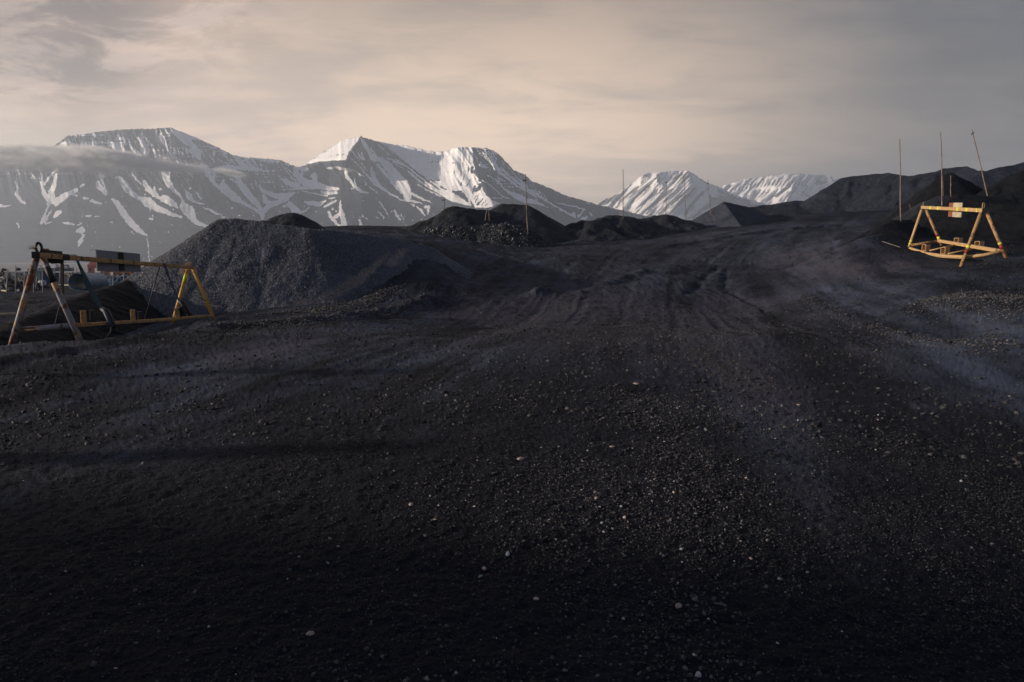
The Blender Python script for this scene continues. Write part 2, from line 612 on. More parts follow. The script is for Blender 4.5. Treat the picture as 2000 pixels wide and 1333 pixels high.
for Yn in (0.9, 2.0, 4.5, 9.0):
    for pxn in (-1400, -500, 150, 700, 1300, 1850, 2500, 3400):
        cpz(pxn, Yn, 0.0)
for pxn in (400, 700, 1000, 1300, 1550):
    cpz(pxn, 17, 0.0)
for q in [(1000, 590, 29.2), (1300, 590, 29.2), (870, 590, 28.5), (700, 601, 26), (560, 606, 24.6), (1500, 591, 28.5),
          (1000, 562, 33), (1250, 562, 33), (1000, 540, 37), (1150, 541, 37.5), (1300, 539, 38), (910, 545, 34), (870, 540, 32.5), (690, 583, 28.4), (755, 556, 29.6), (800, 470, 38.5), (735, 460, 36.5), (858, 486, 39), (800, 536, 31.2), (850, 516, 33), (860, 540, 31), (800, 560, 29.3), (930, 560, 31), (1000, 500, 48), (1150, 500, 49), (1300, 497, 50), (890, 508, 38),
          (1000, 470, 66), (1150, 466, 68), (1300, 466, 66), (1000, 456, 83), (1150, 452, 86), (1300, 447, 89),
          (700, 443.5, 76), (620, 445, 76), (780, 443, 78), (850, 445, 80), (850, 470, 52), (700, 452, 50), (600, 450, 50),
          (760, 466, 40), (850, 482, 38),
          (1500, 440, 76), (1400, 444, 78), (1500, 462, 55), (1500, 520, 40), (1600, 470, 46), (1600, 433, 80), (1700, 432, 74), (1620, 500, 35),
          (1700, 452, 42), (1680, 505, 31), (1600, 560, 27), (1700, 560, 25), (1750, 535, 25), (1800, 545, 21.5), (1700, 625, 19), (1500, 640, 21),
          (1876, 523, 25), (1964, 503, 24.5), (1774, 488, 32.2), (1838, 478, 32.6), (2060, 500, 25), (1900, 482, 33), (2000, 476, 33),
          (1850, 555, 20), (2000, 570, 17), (2000, 630, 13.2), (1900, 640, 15.5), (2150, 600, 14), (2150, 520, 20),
          (1800, 455, 42), (1900, 445, 45), (2000, 440, 45), (2150, 440, 40),
          (1850, 400, 70), (2000, 400, 68), (1700, 412, 85), (1600, 416, 90), (2150, 390, 65)]:
    cp(*q)
for q in [(330, 23, -0.40), (400, 23.3, -0.25), (180, 20, -0.55), (60, 14.2, 0.02), (158, 14, 0.07), (250, 17, -0.2), (470, 18, -0.05),
          (120, 17.5, -0.7), (180, 24, -0.6), (250, 28, -0.4), (300, 20, -0.45),
          (0, 30, -0.25), (0, 45, -0.5), (150, 45, -0.6), (0, 60, -0.8), (150, 60, -0.8), (0, 110, -1.3), (200, 110, -1.3), (-400, 60, -0.8), (-400, 20, -0.1), (-400, 120, -1.3), (-900, 30, -0.1), (-900, 100, -0.8),
          (300, 45, -0.2), (300, 80, -0.6), (400, 45, 1.6), (420, 80, 0.9), (460, 80, 2.9), (330, 130, -1.2), (500, 45, 3.0), (500, 37, 2.6), (600, 38, 3.1), (700, 38, 3.1),
          (430, 30, 0.1), (350, 31, -0.1), (400, 27, -0.3), (500, 27, -0.2), (600, 27.5, 0.0),   (500, 31, 0.6), (600, 31, 0.8), 
          (0, 200, -2.0), (250, 200, -2.1), (-500, 200, -2.0),
          (700, 110, 5.0), (1000, 115, 5.6), (1300, 115, 6.2), (1600, 120, 8.5), (1900, 115, 8.5), (2300, 110, 8), (2300, 40, 3.6), (2300, 20, 1.8), (2900, 20, 1.6), (2900, 60, 4), (3600, 30, 2)]:
    cpz(*q)
C = np.array(CTRL)
KX = 2.2


def _U(r2):
    return 0.5 * r2 * np.log(r2 + 1e-12)


_P = np.stack([C[:, 0] * KX, C[:, 1]], 1)
_n = len(_P)
_K = _U(((_P[:, None] - _P[None]) ** 2).sum(-1)) + np.eye(_n) * 0.004
_A = np.zeros((_n + 3, _n + 3))
_A[:_n, :_n] = _K
_A[:_n, _n] = 1
_A[:_n, _n + 1:] = _P
_A[_n:, :_n] = _A[:_n, _n:].T
_w = np.linalg.solve(_A, np.concatenate([C[:, 2], [0, 0, 0]]))


def tps(th, lr):
    th = np.asarray(th, float)
    sh = th.shape
    a = th.ravel() * KX
    b = np.asarray(lr, float).ravel()
    out = np.empty(a.shape)
    for i in range(0, len(a), 60000):
        aa, bb = a[i:i + 60000, None], b[i:i + 60000, None]
        r2 = (aa - _P[None, :, 0]) ** 2 + (bb - _P[None, :, 1]) ** 2
        out[i:i + 60000] = _U(r2) @ _w[:_n] + _w[_n] + a[i:i + 60000] * _w[_n + 1] + b[i:i + 60000] * _w[_n + 2]
    return out.reshape(sh)


# low ridges and ruts given as (x, y, height, half width) in metres along a line
def ln(pts, hgt, wid):
    return [(*at(px, py, Y).xy, hgt, wid) for px, py, Y in pts]


RIDGES = [
    ln([(1680, 500, 30), (1694, 470, 34), (1730, 436, 39)], 0.35, 1.6),
    ln([(1800, 575, 18.5), (1870, 562, 18), (1950, 570, 16.5), (2040, 600, 14.5)], 0.20, 0.55),
    ln([(420, 645, 17.5), (560, 622, 20), (700, 605, 24), (850, 583, 28.5)], 0.16, 0.5),
    ln([(1560, 590, 27), (1660, 640, 19.5), (1800, 700, 14.2), (1980, 760, 11)], 0.055, 0.22),
    ln([(1600, 575, 27), (1720, 632, 19), (1850, 680, 15), (2040, 745, 11.5)], -0.06, 0.25),
    ln([(1400, 500, 42), (1380, 520, 38), (1345, 560, 32)], -0.14, 0.3),
    ln([(1420, 505, 41), (1415, 540, 34), (1480, 590, 28.5), (1540, 640, 22)], -0.10, 0.25),
    ln([(1050, 560, 31.5), (1060, 548, 33), (1072, 556, 32)], 0.25, 0.5),
    ln([(930, 590, 29), (1040, 592, 28.8), (1130, 588, 29), (1300, 592, 28.8)], 0.04, 0.25),
    ln([(1260, 515, 40), (1180, 545, 34), (1130, 560, 31.5)], 0.12, 0.4),
    ln([(1290, 468, 56), (1450, 455, 60), (1580, 440, 66), (1700, 430, 66)], 0.22, 0.7),
    ln([(1240, 480, 50), (1400, 470, 50), (1560, 455, 50)], 0.12, 0.4),
    ln([(0, 720, 10.7), (150, 700, 12), (320, 672, 14.5), (420, 655, 16.5)], 0.09, 0.35),
    ln([(-200, 770, 9.2), (0, 735, 10.1), (180, 735, 10.1), (250, 733, 10.1)], -0.08, 0.4),
]


def ridge_sum(x, y):
    out = np.zeros(x.shape)
    for R in RIDGES:
        wm = max(abs(p[3]) for p in R) * 3.2
        xs = [p[0] for p in R]
        ys = [p[1] for p in R]
        sel = np.nonzero((x > min(xs) - wm) & (x < max(xs) + wm) & (y > min(ys) - wm) & (y < max(ys) + wm))
        if len(sel[0]) == 0:
            continue
        X, Y = x[sel], y[sel]
        dm = np.full(X.shape, 1e9)
        for a, b in zip(R[:-1], R[1:]):
            ddx, ddy = b[0] - a[0], b[1] - a[1]
            t = np.clip(((X - a[0]) * ddx + (Y - a[1]) * ddy) / (ddx * ddx + ddy * ddy), 0, 1)
            dm = np.minimum(dm, np.hypot(X - a[0] - t * ddx, Y - a[1] - t * ddy))
        w = R[0][3]
        lump = 0.8 + 0.55 * perlin(X / w * 0.7, Y / w * 0.7, 5)
        out[sel] += R[0][2] * lump * np.exp(-(dm / w) ** 2 * 1.2)
    return out


def base_z(x, y):
    r = np.hypot(x, y) + 1e-6
    th = np.arctan2(x, y)
    rc = np.clip(r, 0.9, 125)
    z = tps(np.clip(th, -1.25, 1.25), np.log(rc))
    far = smooth(1.15, 1.7, np.abs(th))
    z = z * (1 - far)
    z = z + (-2.3 - z) * smooth(125, 300, r) * (th < -0.42) + (-6.0 - z) * smooth(115, 260, r) * (th >= -0.42)
    z = z + (-7.0 - z) * smooth(300, 420, r)
    return z + ridge_sum(x, y)


TRACKS = [(-4.6, .018), (-2.8, .018), (-1.0, .010), (0.9, .010), (2.2, .020), (4.0, .020)]


def road_coords(x, y):
    yb = np.clip(y - 22, 0, 60)
    rt = smooth(-8, 10, x - 0.2 * y)
    s_ = x - 0.21 * y - 0.0045 * yb ** 2 * rt + 0.006 * yb ** 1.6 * (1 - rt) + 0.25 * fbm(x * .12, y * .12, 3, 79) + 0.5 * perlin(x * 0.03, y * 0.04, 78)
    return s_, y


def detail_z(x, y):
    r = np.hypot(x, y)
    d = 0.045 * fbm(x * 0.35, y * 0.35, 3, 3) * smooth(2, 14, r)
    d = d + 0.012 * fbm(x * 2.1, y * 2.1, 3, 9)
    d = d + 0.0085 * fbm(x * 11, y * 11, 3, 21, 0.65)
    d = d + 0.028 * np.maximum(fbm(x * 4.2, y * 4.2, 4, 25, 0.6), -0.12) * smooth(7, 22, r)
    # rougher broken ground on the rise
    px, py = project(x, y, np.full(x.shape, 1.0))
    rise = smooth(29, 34, y) * (1 - smooth(60, 75, y))
    d = d + rise * 0.07 * fbm(x * 0.9 + y * 0.25, y * 0.55, 4, 31)
    tread = np.exp(-((px - 1060) / 60) ** 2) + 0.7 * np.exp(-((px - 1330) / 80) ** 2)
    d = d + tread * smooth(29.3, 30.2, y) * (1 - smooth(33, 40, y)) * 0.012 * np.sin((x * 0.98 - y * 0.18 + 0.3 * perlin(x * .4, y * .2, 6)) * 19) * smooth(-.1, .3, perlin(x * .4, y * .25, 4))
    # wheel tracks and scraper lines following the road
    s_, t_ = road_coords(x, y)
    st = 1 - np.abs(fbm(s_ * 1.1, t_ * 0.035, 3, 55, 0.6)) * 2.2
    st2 = fbm(s_ * 4.5, t_ * 0.07, 3, 57, 0.6)
    amt = smooth(6, 16, r) * (1 - smooth(60, 100, r)) * (0.35 + smooth(-.2, .4, perlin(x * .12, y * .08, 66)))
    brk = smooth(-.25, .35, fbm(x * .5, y * .22, 3, 68))
    d = d - 0.005 * np.clip(st, 0, 1) ** 3 * amt * brk + 0.005 * st2 * amt * brk
    for o_, a_ in TRACKS:
        u_ = s_ - o_ - 0.35 * perlin(t_ * 0.03, t_ * 0 + o_, 8)
        inn = np.exp(-(u_ / 0.17) ** 4)
        d = d - a_ * inn * (1 + 0.12 * np.sin(t_ * 22)) * amt + a_ * 0.5 * np.exp(-((np.abs(u_) - 0.27) / 0.08) ** 2) * amt
    return d


def ground_z(x, y):
    x = np.atleast_1d(np.asarray(x, float))
    y = np.atleast_1d(np.asarray(y, float))
    return base_z(x, y) + detail_z(x, y)


def gz(x, y):
    return float(ground_z(x, y)[0])


def ground_hit(px, py, y0=2.0, y1=320.0):
    Y = np.exp(np.linspace(math.log(y0), math.log(y1), 1400))
    x, yy, z = at_np(np.full(Y.shape, float(px)), py, Y)
    g = ground_z(x, yy)
    k = np.nonzero(z < g)[0]
    if len(k) == 0:
        return Vector((x[-1], yy[-1], g[-1]))
    k = k[0]
    return Vector((x[k], yy[k], g[k]))


ti = np.arctan(np.linspace(-1.15, 1.15, 1500))
to_l = np.linspace(-math.pi, ti[0], 46)[:-1]
to_r = np.linspace(ti[-1], math.pi, 46)[1:]
TH = np.concatenate([to_l, ti, to_r])
RR = np.concatenate([np.exp(np.linspace(math.log(0.25), math.log(1.9), 16))[:-1],
                     1.0 / np.linspace(1 / 1.9, 1 / 20.0, 480),
                     np.exp(np.linspace(math.log(20.0), math.log(130), 430))[1:],
                     np.exp(np.linspace(math.log(130), math.log(440), 50))[1:]])
T, R_ = np.meshgrid(TH, RR)
GX, GY = np.sin(T) * R_, np.cos(T) * R_
GZ = base_z(GX, GY)
GPX, GPY = project(GX, GY, GZ)
front = GY > 0.3
DUST = [
    ([(1560, 485, 8), (1690, 552, 13), (1760, 580, 16), (1880, 625, 24), (2010, 668, 36)], 0.66),
    ([(1000, 605, 80), (860, 720, 130), (690, 860, 150), (480, 1000, 130)], 0.36),
    ([(830, 605, 50), (560, 720, 80), (250, 860, 100), (0, 960, 100)], 0.42),
    ([(1340, 600, 40), (1420, 700, 80), (1520, 850, 110), (1610, 1000, 110), (1760, 1250, 120)], 0.42),
    ([(230, 745, 16), (400, 708, 36), (520, 683, 36), (620, 660, 18)], 0.75),
    ([(0, 706, 10), (200, 690, 14), (380, 662, 16), (640, 632, 16), (800, 605, 14)], 0.42),
    ([(0, 822, 16), (120, 778, 24), (240, 735, 26), (340, 712, 20)], 0.55),
    ([(300, 830, 90), (480, 760, 100), (640, 700, 100), (830, 640, 80)], 0.36),
    ([(0, 960, 60), (200, 900, 80), (500, 830, 80)], 0.25),
    ([(560, 960, 70), (420, 1040, 90), (250, 1110, 80)], 0.22),
    ([(620, 449, 8), (760, 458, 10), (880, 470, 12), (1020, 470, 10), (1120, 466, 8)], 0.6),
    ([(850, 485, 10), (920, 500, 14), (1050, 505, 10)], 0.4),
    ([(1120, 600, 50), (1260, 610, 80), (1450, 640, 90)], 0.45),
    ([(1330, 470, 12), (1480, 447, 12), (1680, 436, 10)], 0.5),
    ([(1640, 445, 14), (1620, 490, 22), (1690, 550, 24)], 0.55),
    ([(1480, 470, 16), (1540, 510, 24), (1640, 580, 26), (1760, 640, 30), (1900, 720, 40), (2010, 800, 50)], 0.45),
    ([(900, 560, 30), (1000, 520, 24), (1100, 500, 14)], 0.3),
    ([(1250, 560, 30), (1330, 520, 24), (1400, 500, 14)], 0.4),
    ([(1740, 520, 20), (1800, 535, 20), (1860, 545, 16)], 0.35),
    ([(0, 566, 4), (120, 566, 3)], 0.5),
    ([(640, 895, 18), (655, 890, 12)], 0.8),
    ([(1005, 905, 14), (1030, 893, 12)], 1.0), ([(545, 745, 10), (570, 744, 6)], 0.9), ([(1235, 752, 6), (1262, 750, 5)], 1.0),
    ([(1780, 790, 10), (1810, 796, 8)], 0.7), ([(1920, 775, 6), (1960, 778, 5)], 0.9), ([(1080, 770, 8), (1110, 771, 6)], 0.7), ([(1185, 874, 8), (1205, 877, 8)], 0.9),
]
wx = 7 * fbm(GPX / 60, GPY / 34, 4, 91, 0.6)
wy = 4 * fbm(GPX / 60, GPY / 24, 4, 92, 0.6)
dust_shade = np.zeros(GPX.shape)
for st, v in DUST:
    sf = max(3.0, max(q[2] for q in st) * 0.30) if max(q[2] for q in st) > 16 else 2.5
    dust_shade = stroke_mask(np.where(front, GPX + wx, -9e4), GPY + wy, st, soft=sf, out=dust_shade, val=v)
rr = np.hypot(GX, GY)
SC, TCd = road_coords(GX, GY)
streak = 0.6 * fbm(SC * 0.6, TCd * 0.035, 4, 41, 0.6) + 0.5 * fbm(GX * 0.35, GY * 0.2, 4, 44, 0.6)
fine = 0.6 * fbm(SC * 3.5, TCd * 0.16, 4, 43, 0.6) + 0.5 * fbm(GX * 1.6, GY * 1.1, 3, 45, 0.6)
dust_shade = dust_shade * np.clip(0.62 + 1.1 * fine + 0.6 * streak, 0.05, 1.3)
trk = sum(np.exp(-((SC - o_ - 0.35 * perlin(TCd * 0.03, TCd * 0 + o_, 8)) / 0.22) ** 4) for o_, a_ in TRACKS)
dust_shade = dust_shade + 0.16 * np.clip(trk, 0, 1) * smooth(8, 18, rr) * smooth(-.3, .2, perlin(SC * .2, TCd * .06, 12))
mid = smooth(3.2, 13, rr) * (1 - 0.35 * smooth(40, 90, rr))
dust_shade = dust_shade * (0.35 + 0.65 * smooth(3.5, 12, rr)) + mid * (0.27 + 0.40 * streak + 0.18 * fine) + 0.04 * streak - 0.16 * (1 - smooth(3.0, 9, rr))  # foreground dimming painted into the colour by lowering dust near the viewpoint
pit_shade = poly_mask(np.where(front, GPX + wx, -9e4), GPY + wy, [(1715, 440), (2300, 380), (2300, 480), (1985, 492), (1960, 488), (1890, 512), (1770, 487), (1725, 470)], soft=7)
dust_shade = dust_shade * (1 - 0.95 * pit_shade) - 0.35 * pit_shade  # shade in the hollow by the right rack, painted into the ground colour
right_vignette = smooth(1450, 2000, GPX) * smooth(690, 900, GPY) * front
dust_shade = dust_shade - 0.12 * right_vignette  # vignette-like darkening at lower right, painted into the ground colour
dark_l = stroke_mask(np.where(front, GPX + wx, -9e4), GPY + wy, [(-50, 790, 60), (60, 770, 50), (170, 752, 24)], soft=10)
dust_shade = dust_shade * (1 - 0.85 * dark_l)
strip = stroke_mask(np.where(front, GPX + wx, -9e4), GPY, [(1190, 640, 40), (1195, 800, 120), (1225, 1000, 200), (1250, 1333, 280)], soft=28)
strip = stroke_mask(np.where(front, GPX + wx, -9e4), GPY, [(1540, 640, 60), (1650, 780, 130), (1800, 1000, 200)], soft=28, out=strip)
dust_shade = dust_shade * (1 - 0.55 * strip)
brown = np.clip(0.05 + 0.9 * fbm(GX * 0.16, GY * 0.08, 3, 61), 0, 1) * smooth(900, 1150, GPX)
for st in ([(900, 600, 120), (1200, 640, 160), (1500, 620, 120), (1700, 720, 100)], [(430, 700, 40), (620, 660, 30)], [(1150, 520, 60), (1400, 480, 40)]):
    brown = stroke_mask(np.where(front, GPX, -9e4), GPY, st, soft=40, out=brown, val=0.8)
GZ = GZ + detail_z(GX, GY)
co = np.stack([GX, GY, GZ], -1).reshape(-1, 3)
ground = np_mesh("ground", co, grid_faces(*GX.shape)[:, ::-1], M_ground, None, True, {'dust_shade': dust_shade, 'brown': brown})
tag(ground, kind='structure')

# sea, one sheet to the horizon, below the land
m, n, b = mat_new("fjord_water")
b.inputs['Base Color'].default_value = (0.16, 0.17, 0.18, 1)
b.inputs['Roughness'].default_value = 0.4
bump(n, b, n.noise(n.mapping(geo(n), scale=(1, 1, 1)), 0.12, 5, 0.6), 0.5, 0.6)
me_s = MB()
ring = [0.0, 150, 400, 900, 2000, 4000, 9000, 20000, 40000]
seg = 72
me_s.v = [(r * math.sin(2 * math.pi * k / seg), r * math.cos(2 * math.pi * k / seg), -3.2) for r in ring[1:] for k in range(seg)] + [(0, 0, -3.2)]
for i in range(len(ring) - 2):
    for k in range(seg):
        k2 = (k + 1) % seg
        me_s.f.append((i * seg + k, (i + 1) * seg + k, (i + 1) * seg + k2, i * seg + k2)[::-1])
me_s.f += [(k, (k + 1) % seg, len(me_s.v) - 1)[::-1] for k in range(seg)]
tag(me_s.build("water", m), kind='structure')


# ------------------------------------------------------------------ mountains
def zoomed(ox, oy, s, strokes):
    return [[(ox + q[0] / s, oy + q[1] / s, q[2] / s) for q in st] for st in strokes]


def zpoly(ox, oy, s, pts):
    return [(ox + q[0] / s, oy + q[1] / s) for q in pts]


SNOW = zoomed(0, 230, 4.597, [
    [(145,520,10),(150,590,25),(158,640,18),(150,690,35),(180,740,30),(225,770,20)], [(265,470,8),(310,545,8)],
    [(350,450,10),(380,510,15),(375,610,30),(400,690,40),(450,750,60),(430,800,15),(375,945,35)], [(520,450,15),(440,540,20),(395,600,20)],
    [(505,515,25),(490,600,40),(460,670,50),(470,740,70)], [(490,760,50),(570,710,50),(650,670,40),(690,650,30)], [(500,790,20),(560,740,25),(600,720,15)],
    [(660,690,20),(690,700,15)], [(725,620,15),(750,600,18)], [(460,840,12),(400,930,35)], [(410,955,20),(460,940,15)], [(490,890,30),(520,860,45),(545,845,25)],
    [(885,470,25),(915,530,40),(925,580,15),(960,680,12)], [(875,580,25),(890,620,50),(930,665,40),(955,690,25)],
    [(1050,535,25),(1090,560,45),(1130,620,70),(1180,680,50),(1260,730,35),(1330,760,90),(1400,810,60),(1500,850,45),(1563,880,25)],
    [(1180,495,20),(1220,550,12),(1270,600,8)], [(1295,580,35),(1330,640,50),(1390,690,50),(1440,730,20),(1500,740,70),(1563,780,50)], [(1385,630,15),(1395,680,40)],
    [(1480,450,80),(1500,560,60),(1563,660,30)], [(1340,460,15),(1365,520,8)],
    [(1010,735,25),(1060,780,50),(1110,860,60),(1160,930,60),(1230,1000,55),(1300,1050,25),(1325,1055,12)], [(1318,1060,8),(1330,1160,9),(1340,1285,8)],
    [(755,725,25),(800,728,10)], [(825,745,30),(865,765,25),(910,772,15)], [(770,885,15),(820,885,12)], [(855,887,12),(890,887,8)], [(570,950,12),(620,950,25),(670,965,10)],
    [(700,965,15),(735,955,10)], [(695,1020,30),(735,1010,60)], [(750,1060,25),(720,1120,40),(705,1155,15)], [(155,950,20),(172,985,12)], [(0,790,30),(40,800,15),(95,788,12)],
    [(1370,880,20)], [(1345,910,20),(1365,910,20)], [(560,250,50),(590,240,50)], [(510,270,10),(600,265,35)], [(705,250,35),(735,275,30)], [(740,210,12),(760,240,40),(850,240,60),(800,270,50)],
    [(850,140,15),(845,180,10)], [(940,225,10),(1090,235,25)], [(1000,250,30),(1060,270,70),(1100,300,60)], [(900,265,20),(960,300,15)], [(1055,150,10),(1050,200,25)],
    [(1160,240,10),(1210,300,35),(1260,340,20)], [(1270,150,15),(1280,230,60),(1310,300,80)], [(1240,180,20),(1260,210,20)], [(1440,150,20),(1460,200,50),(1500,260,20)],
    [(1375,290,25),(1390,320,25)], [(1370,245,20)], [(280,290,40),(400,285,30)]])
SNOW += zoomed(320, 230, 5.797, [
    [(90,140,30),(170,200,60),(240,240,100),(300,300,70)], [(170,170,40),(300,210,60),(420,240,40),(520,290,20)], [(330,330,80),(350,380,90),(380,430,50),(400,470,20)], [(415,390,25),(410,470,25)],
    [(120,360,20),(130,395,30)], [(185,385,12),(235,425,12)], [(0,260,40),(30,310,25),(60,400,10),(110,470,12)], [(520,430,10),(580,510,12)], [(610,460,10),(650,515,8)], [(690,510,8),(740,545,10)],
    [(560,390,30),(575,420,30)], [(670,400,30),(680,430,25)], [(530,345,25),(590,345,20)], [(530,590,20),(620,575,40),(700,560,50),(820,570,50),(940,575,50),(1070,595,25),(1190,608,10)],
    [(800,420,40),(840,470,60),(890,530,60),(930,560,40)], [(930,470,30),(980,540,35),(1040,580,25)], [(1000,480,25),(1050,540,12)], [(760,470,14),(810,530,14)], [(700,440,12),(760,520,10)],
    [(1110,480,30),(1200,495,40),(1310,500,15)], [(820,430,30),(1000,465,15),(1150,468,12)],
    [(430,530,30),(480,580,70),(500,640,60),(550,720,40),(620,790,40),(700,850,60),(800,920,60),(900,970,40),(1000,1020,30),(1060,1060,40)], [(575,600,30),(560,680,40),(570,730,20)],
    [(680,700,15),(670,760,60),(720,820,70),(800,890,60),(860,930,40)], [(800,600,25),(830,670,60),(860,740,70),(920,820,80),(980,900,70),(1040,960,70),(1080,1010,50),(1110,1050,40)], [(740,680,8),(810,740,8)],
    [(0,560,80),(20,660,60),(60,760,55),(120,830,40),(190,890,25),(210,930,20),(220,1000,80),(280,1060,130),(320,1120,90),(350,1180,50),(430,1210,50),(530,1250,30)],
    [(190,750,8),(240,820,12),(290,890,70),(320,940,30),(380,965,20),(460,985,14)], [(280,710,18)], [(300,800,35)], [(370,850,20),(420,920,14)], [(170,470,10),(230,570,25),(330,680,10)],
    [(0,920,80),(60,940,60),(120,990,50),(155,1020,30)], [(0,1060,50),(80,1090,40),(200,1130,20)], [(450,1020,10),(530,1050,25),(600,1090,25),(660,1105,10)],
    [(1080,770,20),(1120,830,30),(1200,860,50),(1280,890,60),(1380,890,70),(1470,860,35)], [(1130,880,40),(1150,940,60),(1200,980,60),(1280,960,50),(1380,910,40)],
    [(1180,1010,60),(1120,1080,50),(1115,1150,30)], [(1200,1000,40),(1300,970,40),(1400,930,40)], [(1060,1050,30),(1110,1110,30)], [(1350,1010,30),(1430,980,60),(1480,1040,80),(1530,1060,40)],
    [(1490,610,40),(1540,680,80),(1600,740,80),(1740,770,80),(1860,800,50),(1971,810,30)], [(1380,710,30),(1450,760,60),(1550,800,40),(1700,790,40)], [(1700,660,70),(1720,720,60)], [(1500,570,60),(1620,590,40)],
    [(1350,560,8),(1420,640,12),(1530,760,14)], [(1380,560,8),(1460,640,14),(1540,720,12)], [(1330,690,10),(1400,760,12)], [(1300,660,8),(1370,740,10)],
    [(1790,840,30),(1880,860,40),(1960,850,30)], [(1560,830,8),(1700,860,15),(1850,890,18)], [(1870,915,15),(1940,912,15)], [(1600,960,25),(1680,970,60),(1760,980,50),(1830,945,20)],
    [(1820,1010,20),(1880,980,30),(1950,940,18)], [(1540,1080,25),(1600,1060,20),(1640,1020,20)], [(1870,1070,20),(1900,1130,35),(1950,1190,30)], [(1910,1030,25)], [(1350,820,10),(1500,810,12)],
    [(720,955,15)], [(775,1025,25)], [(850,1110,20)], [(780,1100,18)], [(1020,1110,20)], [(90,1215,15)], [(460,820,12)]])
SNOW += zoomed(580, 240, 6.06, [
    [(760,190,15),(800,250,45),(850,340,50),(890,400,60)], [(870,290,15),(940,400,20)], [(890,420,50),(1000,440,70),(1060,500,100),(1130,580,110),(1200,660,110),(1250,720,130),(1290,800,110),(1310,880,90)],
    [(960,500,30),(1040,600,40),(1120,680,30),(1200,780,20),(1240,840,20)], [(960,260,8),(1100,390,12)], [(1010,250,6),(1150,370,8)], [(1070,420,15),(1180,470,25),(1300,520,20)],
    [(1160,430,15),(1300,520,18),(1450,640,20),(1600,760,25),(1818,900,20)], [(1320,580,20),(1400,650,25),(1520,740,15),(1818,920,12)], [(1130,470,10),(1250,540,10),(1300,580,8)],
    [(640,420,10),(720,500,16),(780,570,16),(850,640,25),(920,720,40),(1000,770,40),(1100,840,20),(1200,890,20)], [(880,520,20),(890,590,45),(910,650,45),(940,700,60),(980,750,40)],
    [(650,330,10),(700,400,14),(760,470,10),(830,580,8)], [(725,350,12),(740,400,20),(780,440,20)], [(765,350,12),(770,400,15),(800,440,15)],
    [(370,540,30),(450,530,30),(540,550,30),(600,560,50),(680,570,25),(790,640,10)], [(580,580,30),(590,640,40),(640,700,35),(700,770,40),(780,820,30),(840,830,20)], [(680,660,8),(690,730,20),(720,780,20)],
    [(800,690,15),(820,740,25)], [(860,760,20),(900,790,20),(960,840,12)], [(1100,700,10),(1200,800,14),(1240,830,8)], [(1350,830,20),(1430,880,35),(1520,920,20),(1600,945,8)],
    [(1210,910,10),(1330,925,25),(1420,940,25),(1480,960,8)], [(1440,740,10),(1540,800,12),(1700,870,12)], [(1340,960,10),(1390,970,8)],
    [(510,930,15),(520,1020,35),(540,1110,60),(560,1200,60),(525,1230,40)], [(375,1060,20),(400,1120,40),(450,1180,25),(510,1230,20)], [(460,1110,50),(500,1080,40)], [(740,1155,25),(760,1210,40),(790,1235,20)],
    [(770,1090,10),(830,1145,12)], [(975,935,20),(1020,1000,14),(1090,1105,8)], [(960,1045,12),(1030,1130,18)], [(1155,1040,20),(1180,1100,35),(1225,1150,18)], [(1230,1085,15),(1260,1145,15)],
    [(1420,1000,15),(1470,1040,35),(1515,1100,14)], [(1520,995,40),(1560,1000,30),(1550,1080,14)], [(420,1020,30)], [(940,1120,15),(970,1135,8)]])
SNOW += zoomed(860, 270, 5.882, [
    [(430,150,8),(520,230,12),(600,310,14),(640,350,30)], [(460,140,6),(560,240,10),(640,330,12)], [(520,150,10),(580,230,14),(650,320,14)], [(560,150,12),(610,230,14),(650,310,12)], [(600,160,12),(640,250,10)],
    [(640,340,35),(700,410,30),(780,470,25),(880,550,25),(980,600,25),(1100,680,12)], [(660,330,12),(760,410,20),(860,490,25),(980,570,30),(1060,620,30),(1170,690,25),(1280,760,20),(1370,810,20),(1460,860,20),(1520,900,20)],
    [(780,340,8),(850,420,12),(930,500,20),(1000,580,20)], [(690,320,8),(740,380,14)], [(450,310,25),(530,340,30)],
    [(540,430,12),(640,480,14),(720,570,16),(780,620,25),(840,650,60),(900,680,70),(980,720,60),(1100,740,40),(1190,775,15)], [(660,440,10),(680,500,12)], [(680,460,14),(740,498,10)],
    [(490,490,12),(560,530,10),(640,600,10),(700,660,14),(790,700,12)], [(590,690,10),(720,690,8)], [(1075,590,8),(1120,640,14)], [(1170,630,6),(1230,715,8)], [(1130,600,8),(1140,640,14)],
    [(1350,745,10),(1450,770,14),(1560,790,16),(1650,820,20),(1620,870,20),(1590,900,40)], [(1530,870,40),(1540,900,30)], [(1640,930,50),(1680,910,30)], [(1720,860,15),(1740,890,15)], [(1680,745,8),(1720,755,8)],
    [(1210,790,14),(1240,797,12)], [(1280,800,14)], [(1370,830,8),(1400,840,8)], [(380,112,8),(560,128,12),(640,180,8)]])
SNOW_POLY = [
    zpoly(580, 240, 6.06, [(762,150),(720,165),(640,180),(520,195),(495,235),(390,305),(240,385),(140,455),(10,505),(20,520),(150,490),(240,465),(450,450),(580,440),(600,380),(650,300),(720,220)]),
    zpoly(580, 240, 6.06, [(780,160),(960,200),(1060,230),(1250,255),(1400,290),(1600,330),(1780,315),(1818,320),(1818,880),(1740,830),(1600,720),(1500,640),(1300,480),(1180,380),(1050,270),(900,200)]),
    zpoly(860, 270, 5.882, [(0,150),(90,130),(140,100),(290,95),(366,98),(380,200),(380,290),(400,330),(370,400),(440,470),(420,520),(370,600),(340,700),(360,790),(100,720),(0,650)]),
    zpoly(860, 270, 5.882, [(340,690),(420,500),(470,500),(480,580),(530,660),(600,720),(690,750),(560,800),(400,800)])]
